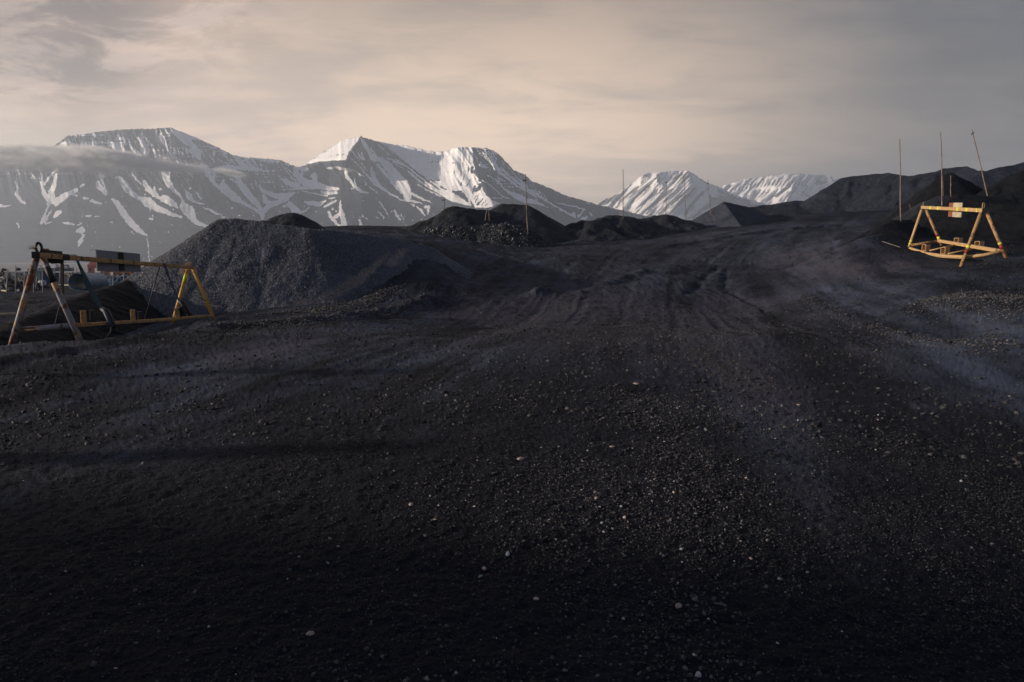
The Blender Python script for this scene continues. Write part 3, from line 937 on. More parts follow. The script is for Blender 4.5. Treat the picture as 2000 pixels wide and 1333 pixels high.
ROCK_CUTS = zoomed(860, 270, 5.882, [
    [(325,350,18),(320,380,18)], [(245,510,16),(235,545,16)], [(320,520,10),(285,565,10)], [(150,620,30),(230,640,70),(290,700,50),(320,735,14)], [(400,560,24),(370,640,14)], [(440,660,8),(400,740,18)],
    [(500,690,10),(430,760,24)], [(560,740,7),(520,780,7)], [(350,480,10),(300,540,7)], [(370,330,26),(360,400,20)], [(460,540,45),(440,580,50),(410,610,24)], [(0,560,14),(60,590,10)], [(130,290,9),(165,290,14)],
    [(450, 640, 9), (380, 700, 9)], [(520, 720, 7), (470, 790, 9)], [(370, 290, 8), (290, 300, 6)]])
ROCK_CUTS += zoomed(580, 240, 6.06, [[(960,470,20),(1000,540,26)], [(1020,480,14),(1050,540,14)], [(1170,650,22),(1190,690,20)], [(1245,650,30)], [(880,610,12),(890,650,10)],
    [(1600,450,10),(1600,480,10)], [(1665,465,16)], [(1635,550,10)], [(1700,550,14)], [(1530,640,8),(1660,720,12)], [(1650,680,12),(1690,685,14)], [(1680,740,7),(1770,790,9)], [(540,380,12),(560,375,10)],
    [(400,400,5),(500,380,7)], [(200,430,7),(240,400,5)], [(330,350,6),(390,330,6)], [(460,400,5),(520,385,5)], [(260,380,5),(320,370,5)]])


def mountain(name, x0, x1, step, sky_pts, Dtop, Dbase, rows, base_py, spur_fn, snow_fn, mat, back=1500, nback=14, gexp=0.85, vis_floor=None):
    xs = np.arange(x0, x1 + step, step, dtype=float)
    sk = np.interp(xs, [p[0] for p in sky_pts], [p[1] for p in sky_pts])
    sk0 = sk
    sk = sk + 1.3 * fbm(xs / 9, xs * 0, 5, 3, 0.7)
    v = np.linspace(0, 1, rows)
    V, X = np.meshgrid(v, xs, indexing='ij')
    PY = base_py + (sk0[None, :] - base_py) * V + (sk - sk0)[None, :] * V ** 8
    dt = np.interp(xs, [p[0] for p in Dtop], [p[1] for p in Dtop])
    db = np.interp(xs, [p[0] for p in Dbase], [p[1] for p in Dbase])
    D = db[None] + (dt - db)[None] * V ** gexp
    D = D + spur_fn(X, PY, V)
    snow = snow_fn(X, PY, V)
    gx, gy, gzv = at_np(X, PY, D)
    # the far side falls away behind the skyline
    bx, by, bz, bs = [], [], [], []
    for k in range(1, nback + 1):
        t = k / nback
        Db = D[-1] + back * t
        zt = gzv[-1] * (1 - t) + (-6) * t
        kx = (xs - 1000) / FPX
        bx.append(gx[-1] + kx * back * t)
        by.append(Db)
        bz.append(zt)
        bs.append(snow[-1])
    gx = np.vstack([gx, bx])
    gy = np.vstack([gy, by])
    gzv = np.vstack([gzv, bz])
    snow = np.vstack([snow, bs])
    gzv[0] = -8
    co = np.stack([gx, gy, gzv], -1).reshape(-1, 3)
    o = np_mesh(name, co, grid_faces(*gx.shape), mat, None, True, {'snow': snow})
    return tag(o, kind='structure')


RANGE_SKY = [(-700, 330), (-400, 300), (-200, 293), (0, 288), (45, 290), (100, 288), (117, 277), (133, 265), (150, 264), (185, 259), (230, 254), (270, 252), (300, 252), (333, 249.5), (345, 254), (380, 268), (420, 286), (455, 303),
             (470, 307), (520, 310), (550, 314), (566, 322), (582, 327), (600, 318), (620, 305), (640, 292), (660, 281), (666, 274), (690, 270), (705, 266.5), (712, 270), (740, 277), (760, 281), (800, 286), (830, 294), (850, 297),
             (870, 296), (880, 292), (885, 289), (905, 288), (922, 288), (950, 290), (965, 295), (975, 302), (990, 318), (1003, 332), (1025, 342), (1040, 355), (1075, 368), (1100, 381), (1115, 385), (1140, 392), (1165, 400),
             (1200, 408), (1240, 417), (1300, 432), (1400, 460), (1500, 490)]


def spur(X, PY, rid, wl, wr, amp, env):
    rx = np.interp(PY, [r[1] for r in rid], [r[0] for r in rid])
    e = np.interp(PY, [q[0] for q in env], [q[1] for q in env])
    a = np.where(X < rx, 1 - (rx - X) / wl, 1 - (X - rx) / wr)
    return -amp * e * np.clip(a, 0, 1)


def range_spur(X, PY, V):
    d = spur(X, PY, [(705, 266), (685, 300), (678, 314), (690, 360), (720, 430)], 100, 60, 360, [(260, 1), (312, 1), (334, .16), (420, .10), (480, 0)])
    d = d + spur(X, PY, [(922, 288), (925, 320), (932, 338), (942, 355), (962, 400), (980, 440)], 165, 170, 370, [(280, 1), (340, 1), (440, .6), (500, 0)])
    d = d + spur(X, PY, [(895, 285), (893, 310), (885, 340)], 16, 18, 45, [(285, 1), (310, .8), (345, 0)])
    d = d + spur(X, PY, [(333, 250), (390, 330), (470, 420), (520, 500)], 160, 90, 160, [(250, .7), (350, 1), (480, .3), (515, 0)])
    d = d + spur(X, PY, [(130, 262), (120, 330), (60, 480)], 130, 180, 130, [(250, 1), (400, .8), (500, 0)])
    d = d + spur(X, PY, [(585, 322), (540, 370), (515, 425)], 40, 60, -140, [(320, .4), (420, 1), (470, 0)])
    q = X - 0.5 * PY
    env = np.clip(V * 1.6, 0, 1)
    g = 1 - np.abs(fbm(q / 26 + 0.4 * perlin(X / 70, PY / 60, 8), PY / 150, 3, 12, 0.55)) * 1.6
    calm = 1 - 0.8 * smooth(590, 620, X) * (1 - smooth(690, 715, X)) * (1 - smooth(312, 322, PY)) - 0.45 * smooth(740, 780, X) * (1 - smooth(880, 900, X))
    env = env * calm
    d = d + env * (3 + 26 * smooth(0.5, 0.8, V)) * (0.5 - g)
    cliff = smooth(0.60, 0.8, V)
    g2 = 1 - np.abs(fbm(X / 6.5 + 0.2 * perlin(X / 30, PY / 20, 4), PY / 55, 3, 19)) * 1.5
    d = d + calm * cliff * 10 * (0.5 - g2)
    d = d + 4 * fbm(X / 14, PY / 9, 3, 29) * env
    return d


def range_snow(X, PY, V):
    wx_ = 1.6 * fbm(X / 7, PY / 6, 3, 5, 0.6)
    wy_ = 1.2 * fbm(X / 8, PY / 5, 3, 6, 0.6)
    XX, YY = X + wx_, PY + wy_
    out = np.zeros(X.shape)
    for p in SNOW_POLY:
        poly_mask(XX, YY, p, 0.8, out)
    cut = np.zeros(X.shape)
    for s_ in ROCK_CUTS:
        stroke_mask(XX, YY, s_, 0.8, cut)
    out = out * (1 - cut)
    for s_ in SNOW:
        stroke_mask(XX, YY, s_, 0.8, out)
    # thin broken snow on the upper cliffs, along strata and down chutes
    q = X - 0.42 * PY
    chute = perlin(q / 3.2, PY / 22, 44) + 0.5 * perlin(q / 1.7, PY / 12, 45)
    strata = perlin(X / 50, PY / 3.6, 46)
    cl = smooth(0.62, 0.78, V) * (X < 600) * (0.52 + 0.45 * fbm(X / 40, PY / 18, 2, 48)) + 0.45 * ((X > 930) & (X < 1060)) * smooth(0.5, 0.8, V)
    out = np.maximum(out, np.clip(cl * (0.5 + 1.1 * chute + 0.8 * strata), 0, 0.62))
    # small scattered patches lower down
    sp = fbm(q / 9, PY / 11, 3, 71, 0.6)
    out = np.maximum(out, np.clip((sp - 0.72) * 3.0, 0, 0.8) * (X > 150) * (V < 0.62))
    # snow rim on the skyline where the plateau edge catches it
    return out


mountain("mountain_range", -700, 1500, 1.35, RANGE_SKY, [(-700, 4300), (333, 4700), (580, 4900), (705, 5000), (925, 5000), (1240, 4300), (1500, 4200)], [(-700, 3200), (700, 3400), (1500, 3500)],
         175, 519, range_spur, range_snow, M_mtn)

Z7 = (1140, 300, 3.571)
M3_SKY = [(1000, 470), (1100, 430)] + zpoly(*Z7, [(95, 355), (150, 320), (200, 300), (260, 255), (330, 215), (400, 160), (440, 140), (490, 130), (520, 134), (600, 125), (690, 119), (730, 121), (780, 150), (860, 205), (960, 240), (1040, 285), (1150, 320), (1260, 350), (1400, 400)]) + [(1640, 470)]
M3_ROCK = zoomed(*Z7, [[(470,140,8),(400,210,14)], [(515,150,22),(525,205,16)], [(450,150,8),(420,190,8)], [(690,130,12),(620,210,9)], [(720,130,8),(650,210,8)], [(740,140,8),(760,200,10)], [(700,150,14),(690,205,14)],
    [(780,150,8),(850,205,8)], [(380,230,14),(260,330,16),(230,380,14)], [(450,230,18),(330,340,12),(300,390,10)], [(500,250,10),(400,380,12),(350,430,10)],
    [(620,250,18),(520,330,22),(440,420,14)], [(700,250,12),(600,350,18),(520,430,10)], [(780,240,12),(700,320,14),(620,400,14)], [(830,270,20),(760,350,22),(700,440,14)], [(880,300,20),(900,350,40),(830,390,20),(760,450,14)],
    [(940,260,14),(1040,310,26),(1150,340,30)], [(900,330,40),(1000,340,60),(1100,355,40)], [(110,350,36),(160,340,30),(240,290,20)], [(200,340,18),(230,310,12)], [(300,260,10),(250,320,8)], [(560,240,8),(470,330,8)],
    [(660,240,7),(560,340,8)], [(740,240,7),(650,330,8)], [(870,240,8),(820,300,8)], [(950,300,20),(1060,330,24)], [(1000,370,40),(1200,370,30)]])


def m3_spur(X, PY, V):
    q = X + 1.05 * PY
    g = np.abs(fbm(q / 20, PY / 90, 3, 33, 0.5)) * 1.8
    d = 75 * (g - 0.5) * np.clip(V * 2, 0, 1)
    d = d + spur(X, PY, [(1343, 333), (1348, 360), (1300, 440)], 120, 90, 330, [(330, 1), (400, .8), (470, 0)])
    d = d + spur(X, PY, [(1284, 336), (1287, 358)], 60, 14, 90, [(330, 1), (358, 1), (380, 0)])
    return d


def m3_snow(X, PY, V):
    XX = X + 1.6 * fbm(X / 6, PY / 5, 3, 5, 0.6)
    YY = PY + 1.0 * fbm(X / 6, PY / 5, 3, 6, 0.6)
    cut = np.zeros(X.shape)
    for s_ in M3_ROCK:
        stroke_mask(XX, YY, s_, 0.7, cut)
    q = X + 1.0 * PY
    st = np.clip(perlin(q / 4.5, PY / 30, 3) * 2.2 - 0.55, 0, 1)
    bands = np.clip(perlin(X / 40, PY / 2.6, 13) * 2.0 - 0.75, 0, 0.8)
    return np.clip(1 - np.maximum(cut, np.maximum(st * 0.75, bands * (V > 0.3))), 0, 1)


mountain("mountain", 1000, 1640, 1.3, M3_SKY, [(1000, 7200), (1640, 7200)], [(1000, 5600), (1640, 5600)], 120, 519, m3_spur, m3_snow, M_mtn_far)

M4_SKY = [(1250, 440)] + zpoly(*Z7, [(850, 280), (950, 235), (1000, 215), (1080, 195), (1150, 175), (1270, 160), (1350, 150), (1420, 142), (1500, 142), (1560, 145), (1640, 150), (1700, 156), (1760, 170), (1800, 180)]) + [(1700, 362), (1900, 372), (2200, 365), (2600, 400)]


def m4_spur(X, PY, V):
    q = X + 0.9 * PY
    g = np.abs(fbm(q / 16, PY / 60, 3, 53, 0.5)) * 1.8
    d = 70 * (g - 0.5) * np.clip(V * 2, 0, 1)
    d = d + spur(X, PY, [(1548, 352), (1545, 380), (1520, 420)], 70, 60, 300, [(340, .2), (365, 1), (430, .5), (480, 0)])
    return d


def m4_snow(X, PY, V):
    ca = np.zeros(X.shape)
    for xx in range(1040, 1580, 26):
        yt = np.interp(xx, [1040, 1300, 1560], [212, 172, 170])
        stroke_mask(X + 1.5 * perlin(X / 5, PY / 5, 2), PY, zoomed(*Z7, [[(xx + 14, yt, 6), (xx - 12, yt + 52, 12)]])[0], 1.0, ca)
    for s_ in zoomed(*Z7, [[(1440, 230, 16), (1340, 300, 16)], [(1480, 240, 20), (1420, 330, 16)], [(1520, 270, 8), (1600, 320, 16)], [(1650, 155, 26), (1625, 210, 26), (1700, 200, 16)], [(1390, 250, 8), (1300, 320, 10)], [(1560, 230, 12), (1520, 300, 14)], [(1720, 160, 8), (1740, 190, 14)]]):
        stroke_mask(X, PY, s_, 1.0, ca)
    st = np.clip(perlin((X + .9 * PY) / 4.5, PY / 20, 9) * 2 - 0.8, 0, .7)
    return np.clip(1 - np.maximum(ca * 0.85, st), 0, 1)


mountain("mountain", 1240, 2600, 2.0, M4_SKY, [(1000, 8200), (2600, 8200)], [(1000, 6900), (2600, 6900)], 80, 519, m4_spur, m4_snow, M_mtn_far)

# ------------------------------------------------------------------ scattered stones and lumps
_ico_v = []
_t = (1 + 5 ** .5) / 2
for a_, b_ in ((-1, _t), (1, _t), (-1, -_t), (1, -_t)):
    _ico_v += [(a_, b_, 0)]
for a_, b_ in ((-1, _t), (1, _t), (-1, -_t), (1, -_t)):
    _ico_v += [(0, a_, b_)]
for a_, b_ in ((_t, -1), (_t, 1), (-_t, -1), (-_t, 1)):
    _ico_v += [(a_, 0, b_)]
ICO_V = np.array(_ico_v) / math.hypot(1, _t)
ICO_F = np.array([(0, 11, 5), (0, 5, 1), (0, 1, 7), (0, 7, 10), (0, 10, 11), (1, 5, 9), (5, 11, 4), (11, 10, 2), (10, 7, 6), (7, 1, 8), (3, 9, 4), (3, 4, 2), (3, 2, 6), (3, 6, 8), (3, 8, 9), (4, 9, 5), (2, 4, 11), (6, 2, 10), (8, 6, 7), (9, 8, 1)])
OCT_V = np.array([(1, 0, 0), (-1, 0, 0), (0, 1, 0), (0, -1, 0), (0, 0, 1), (0, 0, -1)], float)
OCT_F = np.array([(0, 2, 4), (2, 1, 4), (1, 3, 4), (3, 0, 4), (2, 0, 5), (1, 2, 5), (3, 1, 5), (0, 3, 5)])


def stones_mesh(name, pos, size, tone, warm, mat, flat=0.65, jitter=0.28, sink=0.25, parent=None, octa=False, nrm=None):
    BV, BF = (OCT_V, OCT_F) if octa else (ICO_V, ICO_F)
    N, k = len(pos), len(BV)
    v = BV[None] * (1 + rng.uniform(-jitter, jitter, (N, k, 1)))
    sc = size[:, None, None] * np.stack([rng.uniform(.7, 1.25, N), rng.uniform(.7, 1.25, N), rng.uniform(flat * .7, flat * 1.2, N)], -1)[:, None, :]
    # random rotation
    qd = rng.normal(size=(N, 4))
    if not octa:
        qd[:, 1:3] *= 0.35
    qd /= np.linalg.norm(qd, axis=1)[:, None]
    w, x, y, z = qd.T
    Rm = np.stack([1 - 2 * (y * y + z * z), 2 * (x * y - z * w), 2 * (x * z + y * w), 2 * (x * y + z * w), 1 - 2 * (x * x + z * z), 2 * (y * z - x * w), 2 * (x * z - y * w), 2 * (y * z + x * w), 1 - 2 * (x * x + y * y)], -1).reshape(N, 3, 3)
    v = np.einsum('nij,nkj->nki', Rm, v * sc)
    v = v + pos[:, None, :] + np.array([0, 0, 1.0]) * (size * (0.5 - sink) * flat)[:, None, None]
    f = (BF[None] + (np.arange(N) * k)[:, None, None]).reshape(-1, 3)
    return np_mesh(name, v.reshape(-1, 3), f, mat, parent, False, {'tone': np.repeat(tone, k), 'warm': np.repeat(warm, k)})


def scatter_ground(n, r0, r1, s0, s1, aexp, dens):
    """rejection-scatter in the fan of ground seen in front of the viewpoint"""
    u = rng.random(n)
    r = np.exp(math.log(r0) + u * (math.log(r1) - math.log(r0))) if aexp == 0 else (r0 ** aexp + u * (r1 ** aexp - r0 ** aexp)) ** (1 / aexp)
    th = np.arctan(rng.uniform(-1.15, 1.15, n))
    x, y = np.sin(th) * r, np.cos(th) * r
    zb = np.zeros(n)
    px, py = project(x, y, zb)
    keep = rng.random(n) < dens(px, py, x, y)
    x, y = x[keep], y[keep]
    z = ground_z(x, y)
    s = s0 * (s1 / s0) ** (rng.random(len(x)) ** 2.6)
    return np.stack([x, y, z], -1), s


def dens_near(px, py, x, y):
    road = np.exp(-((px - 1230) / 260) ** 2) * 0.9 + np.exp(-((px - 1340 - (py - 1000) * 0.1) / 75) ** 2) * 0.7 + 0.20
    road = np.where(px < 700, road * 0.6, road) * (1 - 0.75 * smooth(1480, 1700, px))
    return np.clip(road * (0.55 + 0.9 * fbm(x * 0.8, y * 0.5, 3, 88)), 0.03, 1)


def tones(n, pale=0.03):
    t = 0.022 + 0.085 * rng.random(n) ** 2.4
    k = rng.random(n) < pale
    t[k] = rng.uniform(0.10, 0.45, k.sum())
    w = np.where(k, rng.uniform(0.1, 0.9, n), rng.uniform(0, 0.5, n))
    return t, w


P1_, s1_ = scatter_ground(130000, 2.2, 9.0, 0.0035, 0.013, 1.6, dens_near)
t1_, w1_ = tones(len(P1_), 0.03)
P2_, s2_ = scatter_ground(46000, 6.0, 30.0, 0.011, 0.030, 1.5, dens_near)
t2_, w2_ = tones(len(P2_), 0.008)
P4_, s4_ = scatter_ground(140000, 7.0, 60.0, 0.010, 0.036, 1.25, lambda px, py, x, y: np.clip(0.45 + 0.8 * fbm(x * 0.5, y * 0.3, 3, 99), 0.05, 1) * (1 - 0.8 * ((px > 1650) & (py > 560) & (py < 700) & (np.abs(py - 560 - (px - 1700) * .35) < 28))))
t4_ = 0.010 + 0.060 * rng.random(len(P4_)) ** 2.6
w4_ = rng.uniform(0, .3, len(P4_))
def windrow(n, pts, wid, s0, s1):
    k = rng.integers(0, len(pts) - 1, n)
    a = np.array([tuple(at(*p).xy) for p in pts])
    t = rng.random(n)[:, None]
    q = a[k] * (1 - t) + a[k + 1] * t + rng.normal(0, wid, (n, 2))
    return np.stack([q[:, 0], q[:, 1], ground_z(q[:, 0], q[:, 1])], -1), s0 * (s1 / s0) ** rng.random(n)


WR = [windrow(3800, [(1800, 580, 18.5), (1870, 566, 18), (1950, 572, 16.5), (2040, 600, 14.5)], 0.42, .009, .026),
      windrow(2500, [(430, 645, 17.5), (560, 622, 20), (700, 605, 24), (860, 583, 28.5)], 0.4, .012, .045),
      windrow(1800, [(560, 604, 24), (640, 590, 26), (760, 572, 29)], 0.5, .015, .05),
      windrow(1500, [(1560, 590, 27), (1660, 640, 19.5), (1800, 700, 14.2), (1980, 760, 11)], 0.25, .008, .03)]
P6_, s6_ = np.vstack([w[0] for w in WR]), np.concatenate([w[1] for w in WR])
t6_ = 0.02 + 0.11 * rng.random(len(P6_)) ** 2
w6_ = rng.uniform(0, .5, len(P6_))
P5_, s5_ = scatter_ground(125000, 2.2, 8.0, 0.003, 0.0085, 1.4, lambda px, py, x, y: np.clip(0.55 + 0.7 * fbm(x * 1.5, y * 1.2, 3, 98), 0.1, 1))
t5_ = 0.014 + 0.05 * rng.random(len(P5_)) ** 2
w5_ = rng.uniform(0, .3, len(P5_))
P3_, s3_ = scatter_ground(2300, 2.4, 11.0, 0.008, 0.017, 1.5, dens_near)
t3_, w3_ = tones(len(P3_), 0.20)
allP, allS = np.vstack([P1_, P2_, P3_, P4_, P5_, P6_]), np.concatenate([s1_, s2_, s3_, s4_, s5_, s6_])
gr = stones_mesh("gravel", allP, allS, np.concatenate([t1_, t2_, t3_, t4_, t5_, t6_]), np.concatenate([w1_, w2_, w3_, w4_, w5_, w6_]), M_gravel)
tag(gr, kind='stuff')


# ------------------------------------------------------------------ coal heaps
def pile(name, label, ridges, slope=0.68, res=0.12, rnd=0.25, mat=None, rough=0.06, nscale=0.8, rill=0.15, margin=1.0, seed=1, tan=None, lumps=None, cat="coal heap", group=None, steep=None, sink=0.25, facets=None):
    """ridges: list of polylines of world points; sides fall at the given slope from the ridge lines"""
    P = [[Vector(p) for p in r] for r in ridges]
    allp = [p for r in P for p in r]
    zmin = min(gz(p.x, p.y) for p in allp) - 1.0
    reach = (max(p.z for p in allp) - zmin) / slope * 1.15 + margin
    x0, x1 = min(p.x for p in allp) - reach, max(p.x for p in allp) + reach
    y0, y1 = min(p.y for p in allp) - reach, max(p.y for p in allp) + reach
    xs, ys = np.arange(x0, x1, res), np.arange(y0, y1, res)
    X, Y = np.meshgrid(xs, ys)
    wx_ = X + rill * 0.8 * fbm(X * 0.5, Y * 0.5, 2, seed + 5)
    wy_ = Y + rill * 0.8 * fbm(X * 0.5, Y * 0.5, 2, seed + 6)
    H = np.full(X.shape, -1e3)
    base = 0
    tt = np.zeros(X.shape)
    dd = np.zeros(X.shape)
    for r in P:
        rr_ = r if len(r) > 1 else [r[0], r[0] + Vector((0.01, 0, 0))]
        for a, b in zip(rr_[:-1], rr_[1:]):
            ddx, ddy = b.x - a.x, b.y - a.y
            L = math.hypot(ddx, ddy)
            t = np.clip(((wx_ - a.x) * ddx + (wy_ - a.y) * ddy) / (L * L), 0, 1)
            cx_, cy_ = a.x + t * ddx, a.y + t * ddy
            d = np.hypot(wx_ - cx_, wy_ - cy_)
            ang = np.arctan2(wy_ - cy_, wx_ - cx_)
            hgt = a.z + (b.z - a.z) * t - slope * (np.sqrt(d * d + rnd * rnd) - rnd)
            up_ = hgt > H
            H = np.where(up_, hgt, H)
            tt = np.where(up_, base + t * L + ang * 1.1, tt)
            dd = np.where(up_, d, dd)
            base += L
    if facets:
        H = np.full(X.shape, 1e3)
        for (fx_, fy_, fz_, nx_, ny_, sl_) in facets:
            H = np.minimum(H, fz_ - sl_ * ((X - fx_) * nx_ + (Y - fy_) * ny_))
    H = H + rill * np.clip(dd, 0, 2) / 2 * fbm(tt * 1.4 / max(nscale, .1) * .8, dd * 0.25, 3, seed + 40)
    H = H + rough * fbm(X / nscale, Y / nscale, 4, seed, 0.6)
    G = base_z(X, Y)
    # ease the toe out over the ground a little
    keep = H > G - sink
    H = np.where(H < G - sink - 0.4, G - sink - 0.4, H)
    f = grid_faces(*X.shape, keep)
    PX, PYv = project(X, Y, H)
    ta = np.zeros(X.shape)
    for st in (tan or []):
        stroke_mask(PX + 6 * fbm(X * 1.5, Y * 1.5, 3, 7), PYv + 4 * fbm(X * 1.5, Y * 1.5, 3, 8), st, 5.0, ta, 0.8)
    co = np.stack([X, Y, H], -1).reshape(-1, 3)
    co, f, at_ = compact(co, f, {'tan': ta})
    o = np_mesh(name, co, f, mat or M_fine, None, True, at_)
    tag(o, label, cat, group or "coal heaps around the yard")
    if lumps:
        n_, s0, s1, region = lumps
        q = co[f]
        ar = np.linalg.norm(np.cross(q[:, 1] - q[:, 0], q[:, 3] - q[:, 0]), axis=1)
        ppx, ppy = project(q[:, 0, 0], q[:, 0, 1], q[:, 0, 2])
        ar = ar * region(ppx, ppy)
        k = rng.choice(len(f), n_, p=ar / ar.sum())
        a, b = rng.random((2, n_, 1))
        pos = q[k, 0] + a * (q[k, 1] - q[k, 0]) + b * (q[k, 3] - q[k, 0])
        kg = pos[:, 2] > base_z(pos[:, 0], pos[:, 1]) - 0.1
        pos = pos[kg]
        n_ = len(pos)
        s = s0 * (s1 / s0) ** (rng.random(n_) ** 2.0)
        tn = 0.030 + 0.17 * rng.random(n_) ** 2.0
        tn = tn * (0.4 if seed == 18 else 1.0)
        hot = rng.random(n_) < (0.01 if seed == 18 else 0.05)
        tn[hot] = rng.uniform(0.06, 0.14, hot.sum())
        lo = stones_mesh("coal_lumps", pos, s, tn, rng.uniform(0, .3, n_), M_lump, flat=0.9, jitter=0.35, sink=0.2, parent=o, octa=True)
        lo['kind'] = 'stuff'
    return o


A = at
pile("coal_heap", "large lumpy black coal heap rising directly behind the long rusty rack at left",
     [[A(433, 428, 32.0), A(470, 430, 32.0), A(520, 436, 31.8), A(600, 446, 31.6), A(660, 452, 32.2), A(720, 458, 33.2), A(790, 468, 34.6), A(840, 483, 35.4), A(868, 500, 35.6)]],
     slope=0.70, res=0.07, rnd=0.12, mat=M_lumpy, rough=0.05, nscale=0.9, rill=0.07, seed=3,
     tan=[[(755, 500, 10), (715, 535, 20), (660, 570, 26), (600, 596, 22)], [(640, 585, 26), (560, 606, 26)], [(790, 490, 14), (765, 515, 18)]],
     lumps=(180000, 0.010, 0.029, lambda px, py: np.clip(1.15 - (px - 600) / 300, 0.28, 1.0)))
pile("coal_heap", "small dark cone of fine coal peeking over the lumpy heap behind the left rack",
     [[A(571, 416, 37), A(552, 420, 37)], [A(520, 431, 35)]], slope=0.60, res=0.09, rnd=0.3, rough=0.05, nscale=0.7, seed=9)
pile("coal_heap", "broad heap with a low rocky left shoulder below the central snowy peaks",
     [[A(800, 441, 63), A(850, 424, 64), A(885, 404, 65), A(930, 409, 66), A(960, 412, 67)]], slope=0.62, res=0.14, rnd=0.5, rough=0.11, nscale=1.8, rill=.18, seed=12, mat=M_fine)
pile("coal_heap", "tall smooth dark cone of coal beside the marker pole with the short crossbar",
     [[A(985, 398, 69), A(1028, 400, 69)]], slope=0.66, res=0.14, rnd=0.6, rough=0.07, nscale=2.0, seed=15)
pile("coal_heap", "low strip of loose coal rubble along the foot of the central heaps",
     [[A(838, 447, 60), A(880, 441, 60), A(935, 443, 60.5), A(985, 437, 60), A(1020, 444, 60), A(1035, 452, 60)]], slope=0.7, res=0.10, rnd=0.2, rough=0.12, nscale=0.8, seed=18, mat=M_fine,
     lumps=(6000, 0.04, 0.12, lambda px, py: np.ones(px.shape)))
pile("coal_heap", "low irregular dark mound right of the central heaps with one tall pole on its crest",
     [[A(1120, 446, 68), A(1143, 430, 69), A(1165, 430, 70), A(1197, 421, 72), A(1240, 426, 73), A(1262, 431, 73)]], slope=0.45, res=0.14, rnd=0.4, rough=0.14, nscale=1.4, rill=.3, seed=21)
pile("coal_heap", "low dark mound with two thin poles standing over its right end",
     [[A(1262, 426, 78), A(1300, 418, 79), A(1340, 430, 79)]], slope=0.45, res=0.16, rnd=0.4, rough=0.12, nscale=1.4, seed=24)
pile("coal_heap", "sharp edged pyramid of coal with a lit left face and a black right face",
     [[A(1413, 395, 84), A(1452, 401, 90)]], slope=0.72, res=0.12, rnd=0.12, rough=0.035, nscale=1.6, rill=0, seed=27, mat=M_pyr, margin=6,
     facets=[(*A(1413, 394, 84), -.86, -.51, .70), (*A(1413, 394, 84), .80, -.60, .72), (*A(1413, 394, 84), -.78, .62, .75), (*A(1475, 403, 92), .6, .8, .55)])
pile("coal_heap", "long low swell of coal between the sharp pyramid and the big stepped heap",
     [[A(1465, 405, 100), A(1500, 401, 100), A(1540, 394, 100), A(1590, 393, 100), A(1625, 398, 100)]], slope=0.35, res=0.3, rnd=1.5, rough=0.10, nscale=2.5, seed=30, mat=M_fine2)
pile("coal_heap", "big flat topped heap whose left flank meets the snowy mountains",
     [[A(1645, 347, 97), A(1700, 341, 95), A(1735, 338, 93), A(1748, 341, 91), A(1775, 344, 89), A(1792, 343, 88)]], slope=0.66, res=0.16, rnd=0.12, rough=0.05, nscale=1.6, rill=.22, seed=33, mat=M_fine2)
pile("coal_heap", "big heap whose crest rises behind the two middle poles at right",
     [[A(1790, 342, 88), A(1825, 336, 87), A(1843, 329, 86), A(1887, 325.5, 84), A(1905, 333, 80), A(1925, 335, 76)]], slope=0.66, res=0.16, rnd=0.12, rough=0.05, nscale=1.6, rill=.22, seed=36, mat=M_fine2)
pile("coal_heap", "highest heap climbing out of the picture at the right edge",
     [[A(1915, 337, 72), A(1950, 328, 72), A(1976, 323, 72), A(2005, 315, 72), A(2090, 300, 72)]], slope=0.64, res=0.16, rnd=0.12, rough=0.05, nscale=1.6, rill=.2, seed=39, mat=M_fine2)
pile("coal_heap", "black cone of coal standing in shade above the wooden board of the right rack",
     [[A(1856, 337, 62), A(1880, 350, 62)]], slope=0.85, res=0.16, rnd=0.4, rough=0.08, nscale=1.5, seed=42, mat=M_shaded_coal)
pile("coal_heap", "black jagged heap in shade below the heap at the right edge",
     [[A(1966, 351, 56), A(1985, 347, 56), A(2010, 328, 56), A(2060, 318, 56)]], slope=0.64, res=0.16, rnd=0.3, rough=0.12, nscale=1.5, seed=45, mat=M_shaded_coal)
pile("coal_heap", "small rounded grey mound behind the left half of the yellow rack's beam",
     [[A(1822, 392, 44), A(1842, 383, 45)]], slope=0.72, res=0.12, rnd=0.9, rough=0.08, nscale=1.6, rill=.1, seed=48, mat=M_fine)
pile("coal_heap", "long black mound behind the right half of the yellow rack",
     [[A(1868, 384, 44), A(1900, 382, 44), A(1940, 382, 44), A(1985, 375, 44), A(2060, 370, 44)], [A(1880, 392, 41), A(2000, 400, 38)]], slope=0.50, res=0.12, rnd=0.5, rough=0.10, nscale=1.6, rill=.2, seed=49, mat=M_shaded_coal)
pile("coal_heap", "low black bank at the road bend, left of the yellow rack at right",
     [[A(1728, 438, 37.5), A(1744, 430, 39), A(1775, 430, 42), A(1810, 434, 44)]], slope=0.75, res=0.10, rnd=0.4, rough=0.05, nscale=1.0, seed=51, mat=M_shaded_coal)
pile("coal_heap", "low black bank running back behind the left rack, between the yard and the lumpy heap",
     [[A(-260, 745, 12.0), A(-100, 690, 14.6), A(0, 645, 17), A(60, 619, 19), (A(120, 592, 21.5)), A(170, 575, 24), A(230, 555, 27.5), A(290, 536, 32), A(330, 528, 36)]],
     slope=0.55, res=0.07, rnd=0.25, rough=0.04, nscale=0.7, rill=.12, seed=57, mat=M_shaded_coal)
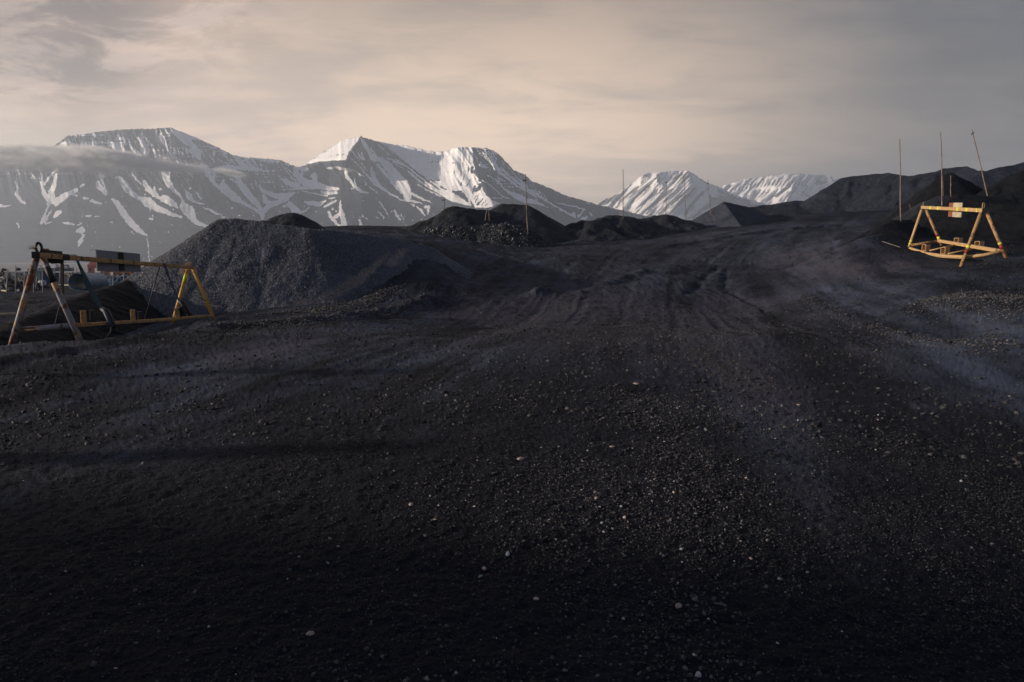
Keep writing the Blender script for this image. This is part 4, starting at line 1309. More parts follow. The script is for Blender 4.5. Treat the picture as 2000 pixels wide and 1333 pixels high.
# unseen heap added beyond the left edge to throw shade over the nearest ground
pile("coal_heap", "unseen coal heap added left of the viewpoint to shade the nearest ground",
     [[Vector((-29, -22, 8.0)), Vector((-28, -10, 8.3)), Vector((-27, -2.6, 7.6))]], slope=0.66, res=0.35, rnd=0.6, rough=0.15, nscale=2.0, seed=60)

# ------------------------------------------------------------------ poles, sticks and posts


def pole(name, label, top, bot, Y, r=0.028, cat="pole", group="thin marker poles standing on the coal", bend=0.0, bar=None, mat=None, Yt=None, sink=0.3, forks=None):
    t, b = A(top[0], top[1], Yt or Y), A(bot[0], bot[1], Y)
    d = (t - b).normalized()
    b2 = b - d * sink
    o = empty(name, b, label, cat, group)
    nseg = 9
    pts, rads = [], []
    side = Vector((1, 0, 0))
    ph = random.uniform(0, 6)
    for i in range(nseg + 1):
        k = i / nseg
        pts.append(b2.lerp(t, k) + side * (bend * math.sin(k * math.pi) + 0.012 * math.sin(k * 9 + ph)))
        rads.append(r * (1.15 - 0.45 * k))
    MB().tube(pts, rads, 7).build("shaft", mat or M_pole, o, True)
    for (p0, p1, rr_) in (bar or []):
        MB().tube([A(*p0, Yt or Y), A(*p1, Yt or Y)], rr_, 6).build("crossbar", M_black, o, True)
    return o


pole("marker_pole", "tall pole with a short crossbar near its top, in front of the central heaps", (1026.5, 341), (1031, 449), 59, 0.05, bar=[((1020.5, 352), (1028, 353), 0.05)], bend=-0.04)
pole("marker_pole", "thin plain pole on the low mound, first left of the sunlit striped mountain", (1217, 331), (1217, 423), 71, 0.040)
pole("marker_pole", "faint pole before the left peak of the striped mountain, on the mound's right end", (1302, 357), (1300, 424), 78, 0.030, bar=[((1298, 357), (1304, 356.5), 0.03)])
pole("marker_pole", "faint pole before the middle of the striped mountain, lower end behind the mound", (1336, 345), (1340, 430), 79, 0.028, bar=[((1333.5, 347), (1338, 346), 0.028)])
pole("marker_pole", "leaning pole crossing the right flank of the striped mountain, beside the sharp pyramid", (1382, 350), (1389, 421), 79, 0.032, bar=[((1379, 359), (1384.5, 358), 0.04)])
pole("marker_pole", "straight pole rising from the low black bank left of the yellow rack", (1757.5, 272), (1759, 428), 39, 0.032)
pole("marker_pole", "very tall spliced pole directly behind the left part of the yellow rack's beam", (1836.5, 258), (1838.5, 406), 42, 0.036, bend=0.06)
pole("marker_pole", "shorter pole close beside the tall spliced pole at right", (1839, 318), (1842, 382), 46, 0.034)
pole("marker_pole", "short pole above the wooden board of the yellow rack", (1856.5, 343), (1857, 392), 44, 0.030)
pole("marker_pole", "strongly leaning pole with a forked tip, rightmost of all", (1898.5, 254), (1930, 388), 45, 0.036, bar=[((1897, 263), (1902, 259), 0.03)])
pole("marker_pole", "short pole with a small arm above the left shoulder of the central heaps", (868, 390), (868, 410), 66, 0.04, bar=[((864, 392), (869.5, 390.5), 0.05)])
pole("marker_pole", "left one of two short pale stakes between the central heaps", (951.5, 408), (948.5, 424), 62, 0.035)
pole("marker_pole", "right one of two short pale stakes between the central heaps", (953.5, 408), (955.5, 425), 62, 0.035)
TW = "thin twigs on the heap behind the left rack"
pole("twig", "tiny twig at the left crest of the lumpy heap", (424, 425), (428, 438), 27, 0.008, "twig", TW)
pole("twig", "short bent twig left of the small dark cone", (533, 409), (542, 422), 35, 0.010, "twig", TW)
pole("twig", "longer bent twig leaning over the small dark cone", (551, 393), (567, 418), 37, 0.011, "twig", TW, bend=0.08)
pole("twig", "thin twig on the crest between the lumpy heap and the small cone", (503, 418), (511, 432), 29, 0.009, "twig", TW)
pole("twig", "thin dark twig left of the yellow rack's top lug", (1775, 400), (1783, 416), 44, 0.02, "twig", "thin twigs by the yellow rack")


def lying(name, label, a, b, r, mat, cat, sx=1.0, lift=0.02):
    p0, p1 = ground_hit(*a), ground_hit(*b)
    p0.z += r + lift
    p1.z += r + lift
    o = MB().bar(p0, p1, r * 2.4, r * 1.4).build(name, mat)
    return tag(o, label, cat)


lying("stick", "thin pale stick lying on the coal left of the yellow rack", (1723, 474), (1758, 485), 0.013, M_post, "stick")
lying("plank", "long thin pale plank lying at the foot of the low mound right of centre", (1190, 453), (1266, 457), 0.05, M_wood, "plank", lift=0.03)

# ------------------------------------------------------------------ left rack


def band(parent, p0, p1, t0, t1, r, mat, name="tape_band"):
    p0, p1 = Vector(p0), Vector(p1)
    return MB().tube([p0.lerp(p1, t0), p0.lerp(p1, (t0 + t1) / 2), p0.lerp(p1, t1)], r, 12).build(name, mat, parent, True)


def ringlug(parent, c, d, rx, rz, thick, mat, name="lifting_lug"):
    """a flat loop of steel standing on the beam; d = direction of its width"""
    mb = MB()
    pts = [c + d * (rx * math.cos(a)) + Vector((0, 0, rz * math.sin(a))) for a in [2 * math.pi * k / 18 for k in range(19)]]
    mb.tube(pts, thick, 8, cap=False)
    return mb.build(name, mat, parent, True)


YN, YF = 13.9, 23.3
apN, apF = A(72, 499, YN), A(374, 523, YF)
axisL = (apF - apN).normalized()


def bt(px):
    """point on the left beam at photograph column px"""
    s = (px - 1000) / FPX
    dv = apF - apN
    t = (s * apN.y * 1.0 - apN.x) / (dv.x - s * dv.y)
    return apN + dv * t


def foot(px, py, Y, dig=0.25, top=None):
    f = A(px, py, Y)
    if top is not None:
        return f + (f - top).normalized() * dig
    return f


L = empty("steel_rack", (apN.x, apN.y, gz(apN.x, apN.y)), "long rusty orange A-frame rack with straps and a grey board, at left", "rack", "steel A-frame racks")
beam0 = A(69, 498.5, YN - 0.12)
beam1 = apF + axisL * 0.35
bm = MB().bar(beam0, beam1, 0.10, 0.105).build("beam", M_beam, L)
MB().bar(beam0 - axisL * 0.012, beam0 + axisL * 0.05, 0.125, 0.13).build("end_plate", M_black, bm)
MB().bar(beam0 + axisL * 0.98, beam0 + axisL * 1.25, 0.125, 0.135).build("clamp", M_black, bm)
for fr in (0.33, 0.47, 0.62, 0.78):
    p = beam0.lerp(beam1, fr)
    MB().bar(p, p + axisL * 0.05, 0.108, 0.112).build("weld_collar", M_black, bm)
ringlug(L, A(76, 485, YN + 0.15), Vector((0.8, 0.6, 0)).normalized(), 0.048, 0.105, 0.026, M_black)
# legs
topA, topB = A(72, 503, YN), A(83, 503, YN)
fA, fB = foot(22, 677, 13.8, top=topA), foot(158, 668, 13.95, top=topB)
lA = MB().tube([topA, topA.lerp(fA, .5), fA], 0.060, 16).build("leg", M_leg, L, True)
lB = MB().tube([topB, topB.lerp(fB, .5), fB], 0.060, 16).build("leg", M_leg, L, True)
tag(lB, "scuffed grey and rust coloured leg with a dark painted top section")
band(lB, topB, fB, 0.10, 0.26, 0.0625, M_black, "dark_band")
band(lA, topA, fA, 0.17, 0.27, 0.0625, M_rust_strip, "rust_band")
topC, topD = A(367, 526, YF), A(377, 526, YF)
fC, fD = foot(337, 634, 23.2, top=topC), foot(416, 618, 23.4, top=topD)
lC = MB().tube([topC, topC.lerp(fC, .5), fC], 0.062, 14).build("leg", M_leg_y, L, True)
lD = MB().tube([topD, topD.lerp(fD, .5), fD], 0.06, 14).build("leg", M_leg_y, L, True)
band(lC, topC, fC, 0.07, 0.20, 0.066, M_tape_y)
band(lD, topD, fD, 0.04, 0.15, 0.059, M_tape_y)
band(lD, topD, fD, 0.15, 0.20, 0.057, M_rust_strip, "rust_band")
# base rails
rB = A(143, 636, 13.98)
rD = A(415, 617, 23.35)
MB().bar(rB, rB.lerp(rD, .5) + Vector((0, 0, -0.02)), 0.075, 0.075).bar(rB.lerp(rD, .5) + Vector((0, 0, -0.02)), rD + axisL * .1, 0.075, 0.075).build("base_rail", M_beam, L)
rA = A(38, 645, 13.85)
rC = A(345, 622, 23.2)
MB().bar(rA, rC, 0.07, 0.07).build("base_rail", M_black, L)
MB().tube([rA, rA.lerp(rB, .5), rB + (rB - rA).normalized() * .02], [0.062, 0.055, 0.062], 14).build("end_rail", M_leg, L, True)
MB().tube([A(345, 622, 23.2), rD], 0.05, 10).build("end_rail", M_leg, L, True)
# upright box stubs on the rails


def on_seg(p, q, px):
    s = (px - 1000) / FPX
    dv = q - p
    t = (s * p.y - p.x) / (dv.x - s * dv.y)
    return p + dv * t


for px_, hh in ((161, 0.27), (258, 0.26), (343.5, 0.27)):
    p = on_seg(rB, rD, px_)
    MB().bar(p + Vector((0, 0, 0.03)), p + Vector((0, 0, hh + .03)), 0.085, 0.085, up=axisL).build("box_stub", M_beam, L)
for px_, hh in ((181, 0.26), (274, 0.26), (360, 0.26)):
    p = on_seg(rA, rC, px_ - 60)
    p = A(px_, 623 if px_ < 300 else 619, p.y + 1.5) + Vector((0, 0, -0.05))
    MB().bar(p, p + Vector((0, 0, hh)), 0.085, 0.085, up=axisL).build("box_stub", M_black, L)
# plate clamped on the near part of the beam, and its dark hanging bar
q0, q1 = bt(97), bt(135)
side = Vector((0.99, -0.12, 0)).normalized()
off = -side * 0.09
pl = MB().bar(q0 + off + Vector((0, 0, 0.0)), q1 + off + Vector((0, 0, 0.0)), 0.03, 0.27, bev=0.004).build("plate", M_black, L)
tag(pl, "small dark plate clamped to the near end of the beam")
MB().bar(q0 + off + Vector((0, 0, .145)), q0.lerp(q1, .3) + off + Vector((0, 0, .145)), 0.06, 0.03).build("plate_edge", M_beam, pl)
MB().bar(q1 + off, A(122, 575, 15.2), 0.07, 0.03, up=(0, 1, 0)).build("hanging_bar", M_black, L)
MB().bar(A(122, 573, 15.2), A(107, 634, 15.0), 0.016, 0.006, up=(0, 1, 0)).build("thin_strap", M_strap2, L)
# grey board behind the far half of the beam
b0, b1 = bt(202), bt(286)
off2 = -side * 0.10
mbb = MB()
zt0, zt1 = A(201, 488, b0.y).z, A(285, 496, b1.y).z
zb0, zb1 = A(203, 530, b0.y).z, A(285, 532, b1.y).z
pp = [Vector((b0.x, b0.y, zb0)), Vector((b1.x, b1.y, zb1)), Vector((b1.x, b1.y, zt1)), Vector((b0.x, b0.y, zt0))]
mbb.v = [p + off2 for p in pp] + [p + off2 - side * 0.02 for p in pp]
mbb.f = [(0, 1, 2, 3), (7, 6, 5, 4), (0, 4, 5, 1), (1, 5, 6, 2), (2, 6, 7, 3), (3, 7, 4, 0)]
bd = mbb.build("board", M_board, L)
c0 = bt(247)
MB().bar(Vector((c0.x, c0.y, A(247, 529, c0.y).z)) + off2 + side * .03, Vector((c0.x, c0.y, A(247, 493.5, c0.y).z)) + off2 + side * .03, 0.20, 0.02, up=side).build("bracket", M_black, bd)
MB().bar(b0 + off2 + Vector((-0.01, 0, zt0 - b0.z)), b0 + off2 + Vector((-0.16, 0, zt0 - b0.z - 0.01)), 0.008, 0.008).build("wire", M_black, bd)


def strap(parent, pts, ws, mat, name="strap", thick=0.006):
    mb = MB()
    for i, (p, w) in enumerate(zip(pts, ws)):
        mb.v += [p + Vector((-w / 2, -w * .2, 0)), p + Vector((w / 2, w * .2, 0)), p + Vector((w / 2, w * .2 + thick, 0)), p + Vector((-w / 2, -w * .2 + thick, 0))]
    for i in range(len(pts) - 1):
        for k in range(4):
            k2 = (k + 1) % 4
            mb.f.append((i * 4 + k, i * 4 + k2, i * 4 + 4 + k2, i * 4 + 4 + k))
    mb.f += [(3, 2, 1, 0), tuple(len(mb.v) - 4 + k for k in range(4))]
    return mb.build(name, mat, parent)


ys_ = 15.6
strap(L, [A(142, 497.5, ys_), A(147, 500, ys_ - .05), A(152, 512, ys_ - .05), A(160, 529, ys_), A(172, 557, ys_), A(188, 586, ys_), A(200, 606, ys_)], [.10, .10, .045, .07, .115, .10, .07], M_strap)
y2 = bt(321).y
strap(L, [A(319, 513, y2 - .02), A(321, 516, y2 - .1), A(329, 540, y2 - .05), A(341, 568, y2), A(350, 589, y2)], [.06, .06, .05, .05, .04], M_strap2)
MB().tube([A(312, 521, y2 - .3), A(298, 570, y2 - .2), A(283, 624, y2 - .1)], 0.015, 6).build("cable", M_rubber, L, True)
# rubber sleeves and hose loops at the strap ends
MB().tube([A(199, 604, 15.6), A(207, 608, 15.55), A(214, 622, 15.5), A(222, 641, 15.4)], [.05, .075, .072, .06], 12).build("hose", M_rubber, L, True)
MB().tube([A(203, 606, 15.45), A(210, 622, 15.4), A(216, 636, 15.35)], [.028, .032, .025], 8).build("hose", M_strap2, L, True)
MB().tube([A(219, 636, 15.4), A(216, 650, 15.2), A(208, 661, 15.1), A(200, 666, 15.1)], 0.018, 8).build("hose", M_rubber, L, True)
MB().tube([A(349, 587, 22.3), A(356, 592, 22.3), A(364, 606, 22.4), A(374, 621, 22.6)], [.05, .075, .07, .06], 12).build("hose", M_rubber, L, True)
MB().tube([A(353, 592, 22.2), A(362, 608, 22.3), A(368, 618, 22.4)], 0.026, 8).build("hose", M_strap2, L, True)
MB().tube([A(346, 604, 22.2), A(355, 600, 22.2), A(353, 618, 22.3)], 0.06, 10).build("hose", M_rubber, L, True)
# frayed rope ends at both apexes


def fray(parent, c, n_, lo, hi, spread, r, bias):
    mb = MB()
    for i in range(n_):
        d = Vector((random.gauss(bias[0], spread), random.gauss(bias[1], .4), random.gauss(bias[2], spread))).normalized()
        l = random.uniform(lo, hi)
        mid = c + d * l * .5 + Vector((random.uniform(-.02, .02), 0, random.uniform(-.02, .02)))
        mb.tube([c, mid, c + d * l + Vector((0, 0, -l * .15))], [r, r * .8, r * .4], 4)
    return mb.build("frayed_rope", M_straw, parent)


fray(L, A(68, 486, YN), 34, 0.05, 0.17, 0.5, 0.0022, (-1, 0, .1))
fray(L, A(369, 519, YF - .1), 70, 0.06, 0.22, 0.8, 0.007, (-.2, 0, .3))
fray(L, A(359, 529, YF - .15), 60, 0.06, 0.19, 0.7, 0.007, (-.7, 0, -.3))
MB().box(A(369, 516, YF), .12, .10, .16, .4, .3).build("knot", M_straw, L)

# ------------------------------------------------------------------ right rack
R_l = empty("steel_rack", A(1830, 495, 28), "bright yellow orange A-frame rack with a pale wooden board, at right", "rack", "steel A-frame racks")
YL, YR = 32.4, 24.8
apL, apR = A(1803, 405.5, YL), A(1921, 411.5, YR)
ax = (apR - apL).normalized()
bmR = MB().bar(apL - ax * .15, apR + ax * .05, 0.125, 0.13).build("beam", M_bright, R_l)
MB().bar(apR + ax * 0.05, apR + ax * .13, 0.14, 0.15).build("end_plate", M_black, bmR)
ringlug(R_l, A(1920.5, 402.5, YR - 0.05), Vector((1, 0, 0)), 0.032, 0.10, 0.024, M_bright_dark)
ringlug(R_l, A(1803.5, 400, YL - .15), Vector((.7, .7, 0)), 0.03, 0.10, 0.024, M_bright_dark)
legs = [((1800, 410), YL, (1773, 489), 32.7), ((1808, 410), YL, (1839, 479), 32.2), ((1916, 415), YR, (1875, 524.5), 25.05), ((1926, 414), YR, (1965, 504.5), 24.5)]
LG = []
for k, (tp, yt, bt_, yb) in enumerate(legs):
    t = A(*tp, yt)
    f = A(*bt_, yb)
    f2 = f + (f - t).normalized() * 0.2
    r = 0.058
    o = MB().tube([t, t.lerp(f2, .5), f2], r, 14).build("leg", M_bright if k < 1 else M_bright_dark, R_l, True)
    LG.append((o, t, f2, r))
band(LG[0][0], LG[0][1], LG[0][2], 0.68, 0.72, .062, M_tape_y)
band(LG[0][0], LG[0][1], LG[0][2], 0.75, 0.78, .062, M_tape_y)
band(LG[1][0], LG[1][1], LG[1][2], 0.62, 0.67, .062, M_tape_r)
band(LG[1][0], LG[1][1], LG[1][2], 0.69, 0.76, .062, M_tape_y)
band(LG[2][0], LG[2][1], LG[2][2], 0.535, 0.575, .062, M_tape_y)
band(LG[2][0], LG[2][1], LG[2][2], 0.60, 0.66, .062, M_tape_r)
band(LG[3][0], LG[3][1], LG[3][2], 0.60, 0.635, .062, M_tape_y)
band(LG[3][0], LG[3][1], LG[3][2], 0.645, 0.73, .062, M_tape_r)


def rail(name, pts, w, h, mat=M_bright):
    mb = MB()
    for a_, b_ in zip(pts[:-1], pts[1:]):
        mb.bar(a_, b_, w, h)
    return mb.build(name, mat, R_l)


n0, n1, n2, n3 = A(1777, 485.5, 32.3), A(1810, 496, 29.8), A(1842, 501, 27.6), A(1883, 503, 25.2)
MB().tube([n0, n1, n2, n3], [.065, .072, .075, .075], 8).build("base_rail", M_bright, R_l)
f0, f1 = A(1833, 470.5, 32.3), A(1957, 491.5, 24.7)
MB().bar(f0, f1, 0.125, 0.13).build("base_rail", M_bright, R_l)
MB().tube([A(1780, 479.5, 32.5), A(1832, 471, 32.3)], [.06, .055], 12).build("end_rail", M_bright_dark, R_l, True)
MB().tube([A(1884, 502.5, 25.1), A(1920, 499, 24.9), A(1956, 491.5, 24.6)], [.062, .06, .058], 12).build("end_rail", M_bright, R_l, True)
MB().tube([A(1816, 490, 29.6), A(1870, 477.5, 29.8)], .032, 8).build("cross_tube", M_bright, R_l, True)
MB().tube([A(1852, 496, 27.3), A(1908, 485.5, 27.8)], .032, 8).build("cross_tube", M_bright, R_l, True)


def open_box(c, w, h, d, dirv):
    """short open-ended square tube standing on a rail, its opening towards dirv"""
    u = Vector((-dirv.y, dirv.x, 0)).normalized()
    dv = dirv.normalized()
    th = 0.018
    mb = MB()
    up = Vector((0, 0, 1))
    for s_ in (-1, 1):
        mb.bar(c + u * s_ * (w / 2 - th / 2) - dv * d / 2, c + u * s_ * (w / 2 - th / 2) + dv * d / 2, th, h, bev=.002)
    for s_ in (-1, 1):
        mb.bar(c + up * s_ * (h / 2 - th / 2) - dv * (d / 2 - .002), c + up * s_ * (h / 2 - th / 2) + dv * (d / 2 - .002), w - 2 * th - .002, th, bev=.002)
    # closed back plate a little inside
    mb.bar(c - dv * (d / 2 - .02), c - dv * (d / 2 - .035), w - .04, h - .04, bev=.001)
    return mb


for (px_, py_, Y_) in ((1808.5, 484.5, 30.3), (1846, 490, 28.2), (1871.5, 471.5, 30.0), (1912.5, 478.5, 27.6)):
    c = A(px_, py_, Y_)
    open_box(c, .22, .28, .24, Vector((-.86, -.22, 0))).build("box_stub", M_bright, R_l)
# board
bdc = A(1868.5, 410, 28.0)
dvR = Vector((ax.x, ax.y, 0)).normalized()
bx0 = A(1863, 410, 28.35) + Vector((.10, .10, 0))
wb = MB().bar(A(1863.5, 410, 28.6) + Vector((.02, .1, 0)), A(1880.5, 410.5, 27.7) + Vector((.02, .1, 0)), .03, .58).build("board", M_wood, R_l)
MB().bar(A(1855.5, 410, 29.0) + Vector((.02, .1, 0)), A(1863, 410, 28.62) + Vector((.02, .1, 0)), .035, .57).build("board_edge", M_rust_strip, R_l)
for px_ in (1819, 1834, 1873, 1891, 1911):
    s = (px_ - 1000) / FPX / 1.0155
    dv = apR - apL
    t = (s * apL.y - apL.x) / (dv.x - s * dv.y)
    p = apL + dv * t
    MB().bar(p - ax * (.11 if px_ != 1911 else .05), p + ax * (.11 if px_ != 1911 else .05), .133, .138).build("yellow_mark", M_tape_y, bmR)

# ------------------------------------------------------------------ harbour yard at far left
def pt(px, Y, dz=0.0):
    x = (px - 1000) / FPX * Y / cP * 0.997
    return Vector((x, Y, gz(x, Y) + dz))


GP = "weathered posts in the yard at left"
post_data = [("tall leaning post, second from the left edge of the yard", 31, 519, 35.5, 53), ("post nearest the left edge of the yard", 15.7, 526, 18, 53), ("post seen left of the near rack leg", 49, 531, 51, 53),
             ("post just right of the near rack leg", 66, 538, 71, 54), ("short post beside the blue container", 73, 540, 74.5, 60), ("post seen between the two near rack legs", 83, 527, 89, 53),
             ("post just right of the scuffed rack leg", 107, 525, 109, 55), ("dark post above the small plate's bar", 119, 519, 120, 70), ("tall dark post left of the steel culvert", 124, 518, 125.5, 65),
             ("post touching the right end of the steel culvert", 204, 531, 206, 55), ("post under the left part of the grey board", 222, 529, 225.5, 55), ("post under the middle of the grey board", 243, 530, 245, 56),
             ("post under the right part of the grey board", 264, 532, 265, 58), ("thin post behind the hanging bar", 142, 522, 142.5, 68), ("short post above the culvert's rim", 150, 524, 150.5, 90)]
for (lb, xt, yt, xb, Y_) in post_data:
    b_ = pt(xb, Y_)
    t_ = A(xt, yt, Y_)
    t_.z = max(t_.z, b_.z + 0.8)
    o = MB().tube([b_ - Vector((0, 0, .3)), b_.lerp(t_, .5), t_], [.052, .046, .038], 8).build("wooden_post", M_post, None, True)
    tag(o, lb, "post", GP)
for i, (px_, yt, lb) in enumerate([(7, 525, "leftmost pile stub on the quay"), (11.5, 526, "second pile stub on the quay"), (35.5, 524, "pile stub on the quay behind the tall leaning post"), (39.5, 525, "thick pile stub right of the tall leaning post")]):
    b_ = pt(px_, 190)
    t_ = A(px_ + .3, yt, 190)
    tag(MB().tube([b_, t_], [.35, .3], 8).build("mooring_pile", M_black, None, True), lb, "pile", "mooring piles on the far quay")

# culvert
cn, cf = A(151.5, 551, 45), A(194, 551.5, 48.6)
gzc = min(gz(cn.x, cn.y), gz(cf.x, cf.y))
Rc = 0.575
cn.z = gz(cn.x, cn.y) + Rc - 0.04
cf.z = cn.z
cn.z = A(151.5, 551.5, 45).z
cf.z = cn.z - .05
d = (cf - cn).normalized()
u = d.cross(Vector((0, 0, 1))).normalized()
w = u.cross(d)
mb = MB()
NS, NL = 40, 44
for ro in (0, 1):
    for i in range(NL + 1):
        for k in range(NS):
            a_ = 2 * math.pi * k / NS
            rr_ = Rc - ro * 0.02 + 0.008 * math.sin(i * 2.2)
            mb.v.append(cn.lerp(cf, i / NL) + (u * math.cos(a_) + w * math.sin(a_)) * rr_)
o2 = (NL + 1) * NS
for i in range(NL):
    for k in range(NS):
        k2 = (k + 1) % NS
        q = (i * NS + k, i * NS + k2, (i + 1) * NS + k2, (i + 1) * NS + k)
        mb.f.append(q)
        mb.f.append(tuple(o2 + j for j in q[::-1]))
for k in range(NS):
    k2 = (k + 1) % NS
    mb.f.append((k, o2 + k, o2 + k2, k2))
    e = NL * NS
    mb.f.append((e + k, e + k2, o2 + e + k2, o2 + e + k))
tag(mb.build("culvert_pipe", M_galv, None, True), "large open ended grey blue steel culvert pipe lying in the yard", "pipe")

# buildings
def house(name, label, px0, px1, py_top, Y, depth, wallm, roofm, wins=(), flat=False, base_dz=0):
    x0, x1 = (px0 - 1000) / FPX * Y, (px1 - 1000) / FPX * Y
    zb = min(gz(x0, Y), gz(x1, Y)) - .2
    zt = A((px0 + px1) / 2, py_top, Y).z
    o = empty(name, ((x0 + x1) / 2, Y, zb), label, "building" if name != "container" else "container")
    hh = (zt - zb)
    wallh = hh if flat else hh * .72
    wl = MB().box(((x0 + x1) / 2, Y + depth / 2, zb + wallh / 2), x1 - x0, depth, wallh).build("wall", wallm, o)
    if not flat:
        mb = MB()
        ov = .25
        yc = [(Y - ov), (Y + depth + ov)]
        xa, xb, xm = x0 - ov, x1 + ov, (x0 + x1) / 2
        z0, z1 = zb + wallh + .01, zt
        mb.v = [(xa, yc[0], z0), (xb, yc[0], z0), (xb, yc[1], z0), (xa, yc[1], z0), (xa, (yc[0] + yc[1]) / 2, z1), (xb, (yc[0] + yc[1]) / 2, z1)]
        mb.f = [(0, 1, 5, 4), (2, 3, 4, 5), (1, 2, 5), (3, 0, 4), (3, 2, 1, 0)]
        mb.build("roof", roofm, o)
    else:
        MB().box(((x0 + x1) / 2, Y + depth / 2, zt + .06), x1 - x0 + .2, depth + .2, .12).build("roof", roofm, o)
    for (u0, u1, v0, v1, mm, nm) in wins:
        cx_ = x0 + (x1 - x0) * (u0 + u1) / 2
        MB().box((cx_, Y - .02, zb + wallh * (v0 + v1) / 2), (x1 - x0) * (u1 - u0), .06, wallh * (v1 - v0)).build(nm, mm, o)
    return o


house("harbour_shed", "dark red shed with a pale door behind the grey board at far left", 176, 207, 511.5, 300, 6, M_red, M_red, [(.45, .8, .25, .75, M_white, "door"), (.08, .2, .4, .8, M_glass, "window")])
house("harbour_shed", "low grey warehouse behind the posts at the far left edge", 14, 56, 531, 175, 5, M_greyroof, M_white, [(.1, .25, .1, .7, M_glass, "door"), (.5, .6, .3, .7, M_glass, "window"), (.7, .8, .3, .7, M_glass, "window")], flat=True)
house("harbour_shed", "low tan storehouse seen behind the hanging bar of the left rack", 112, 140, 534, 150, 5, M_wood, M_greyroof, [(.2, .4, .1, .8, M_glass, "door"), (.6, .8, .3, .7, M_glass, "window")], flat=True)
house("harbour_shed", "long low quay building with white roof right of the dark red shed", 215, 262, 530, 170, 5, M_rust_strip, M_white, [(.1, .25, .1, .8, M_white, "door"), (.4, .5, .3, .7, M_glass, "window"), (.7, .8, .3, .7, M_glass, "window")], flat=True)
c = house("container", "blue shipping container between the near legs of the left rack", 70, 85, 531, 88, 1.6, M_blue, M_blue, [(.06, .48, .06, .94, M_hull, "door"), (.52, .94, .06, .94, M_hull, "door")], flat=True)
c = house("container", "blue container right of the scuffed rack leg", 100, 112, 535, 92, 1.6, M_blue, M_blue, [(.06, .48, .06, .94, M_hull, "door"), (.52, .94, .06, .94, M_hull, "door")], flat=True)


def lattice(px, Y, w, h, label):
    o = empty("cable_crate", pt(px, Y), label, "crate", "blue crates stacked in the yard")
    c_ = pt(px, Y)
    mb = MB()
    mb.box(c_ + Vector((0, .4, h * .5)), w, .8, h - .1)
    mb.build("body", M_blue, o)
    for k in range(4):
        x_ = -w / 2 + w * k / 3
        MB().bar(c_ + Vector((x_, -.05, 0)), c_ + Vector((x_, -.05, h)), .05, .04, up=(0, 1, 0)).build("batten", M_galv, o)
    MB().bar(c_ + Vector((-w / 2, -.09, 0)), c_ + Vector((w / 2, -.09, h)), .05, .03, up=(0, 1, 0)).build("brace", M_galv, o)


for px_, Y_, w_, h_, lb in ((216, 66, .9, .75, "blue crate right of the culvert, leftmost of the row"), (232, 64, 1.0, 1.0, "taller blue crate under the left part of the grey board"), (253, 65, 1.0, .95, "blue crate under the middle of the grey board"), (272, 67, .9, .9, "blue crate at the right end of the row by the black bank")):
    lattice(px_, Y_, w_, h_, lb)


def boat(px, Y, length, label, colh=M_hull, colc=M_white, mast=3.0):
    x = (px - 1000) / FPX * Y
    z = -3.2
    o = empty("fishing_boat", (x, Y, z), label, "boat", "boats moored beyond the yard")
    mb = MB()
    n_ = 9
    for i in range(n_ + 1):
        t = i / n_
        xx = x - length / 2 + length * t
        wd = length * .15 * math.sin(math.pi * min(1, .25 + t * .72)) ** .6 * (1 if t < .95 else .3)
        sheer = length * .02 + length * .07 * (abs(t - .4)) ** 1.5 * 2
        mb.v += [(xx, Y - wd * .6, z - .3), (xx, Y - wd, z + length * .10 + sheer), (xx, Y + wd, z + length * .10 + sheer), (xx, Y + wd * .6, z - .3)]
    for i in range(n_):
        for k in range(4):
            k2 = (k + 1) % 4
            mb.f.append((i * 4 + k, i * 4 + k2, i * 4 + 4 + k2, i * 4 + 4 + k))
    mb.f += [(3, 2, 1, 0), tuple(n_ * 4 + k for k in range(4))]
    mb.build("hull", colh, o)
    zc = z + length * .12
    MB().box((x + length * .08, Y, zc + length * .07), length * .32, length * .18, length * .14).build("cabin", colc, o)
    wh = MB().box((x + length * .1, Y, zc + length * .185), length * .2, length * .15, length * .09).build("wheelhouse", colc, o)
    MB().box((x + length * .1, Y - length * .076, zc + length * .195), length * .16, .02, length * .035).build("window", M_glass, wh)
    MB().tube([(x + length * .08, Y, zc + length * .2), (x + length * .08, Y, zc + length * .2 + mast)], length * .008, 6).build("mast", colc, o)
    MB().tube([(x + length * .02, Y, zc + length * .2 + mast * .6), (x + length * .14, Y, zc + length * .2 + mast * .6)], length * .006, 5).build("crossarm", colc, o)
    MB().tube([(x - length * .3, Y, zc), (x - length * .3, Y, zc + mast * 1.2)], length * .008, 6).build("mast", M_black, o)
    return o


boat(78, 360, 9, "small pale boat moored behind the blue container", M_hull, M_white, 1.6)
boat(106, 360, 13, "largest boat with a high wheelhouse seen past the scuffed rack leg", M_hull, M_white, 2.6)
boat(131, 370, 10, "dark hulled boat moored behind the hanging bar", M_hull, M_greyroof, 2.4)
boat(290, 390, 12, "pale boat right of the grey board at the foot of the lumpy heap", M_white, M_white, 3.0)
# white tanks
for px_, lb in ((86.5, "left one of two small white tanks near the blue container"), (91.5, "right one of two small white tanks near the blue container")):
    p = pt(px_, 82)
    o = empty("tank", p, lb, "tank", "small white tanks in the yard")
    MB().tube([p, p + Vector((0, 0, .55)), p + Vector((0, 0, .68))], [.28, .28, .12], 14).build("shell", M_white, o, True)
    MB().tube([p + Vector((0, 0, .68)), p + Vector((0, 0, .76))], .07, 8).build("cap", M_black, o, True)

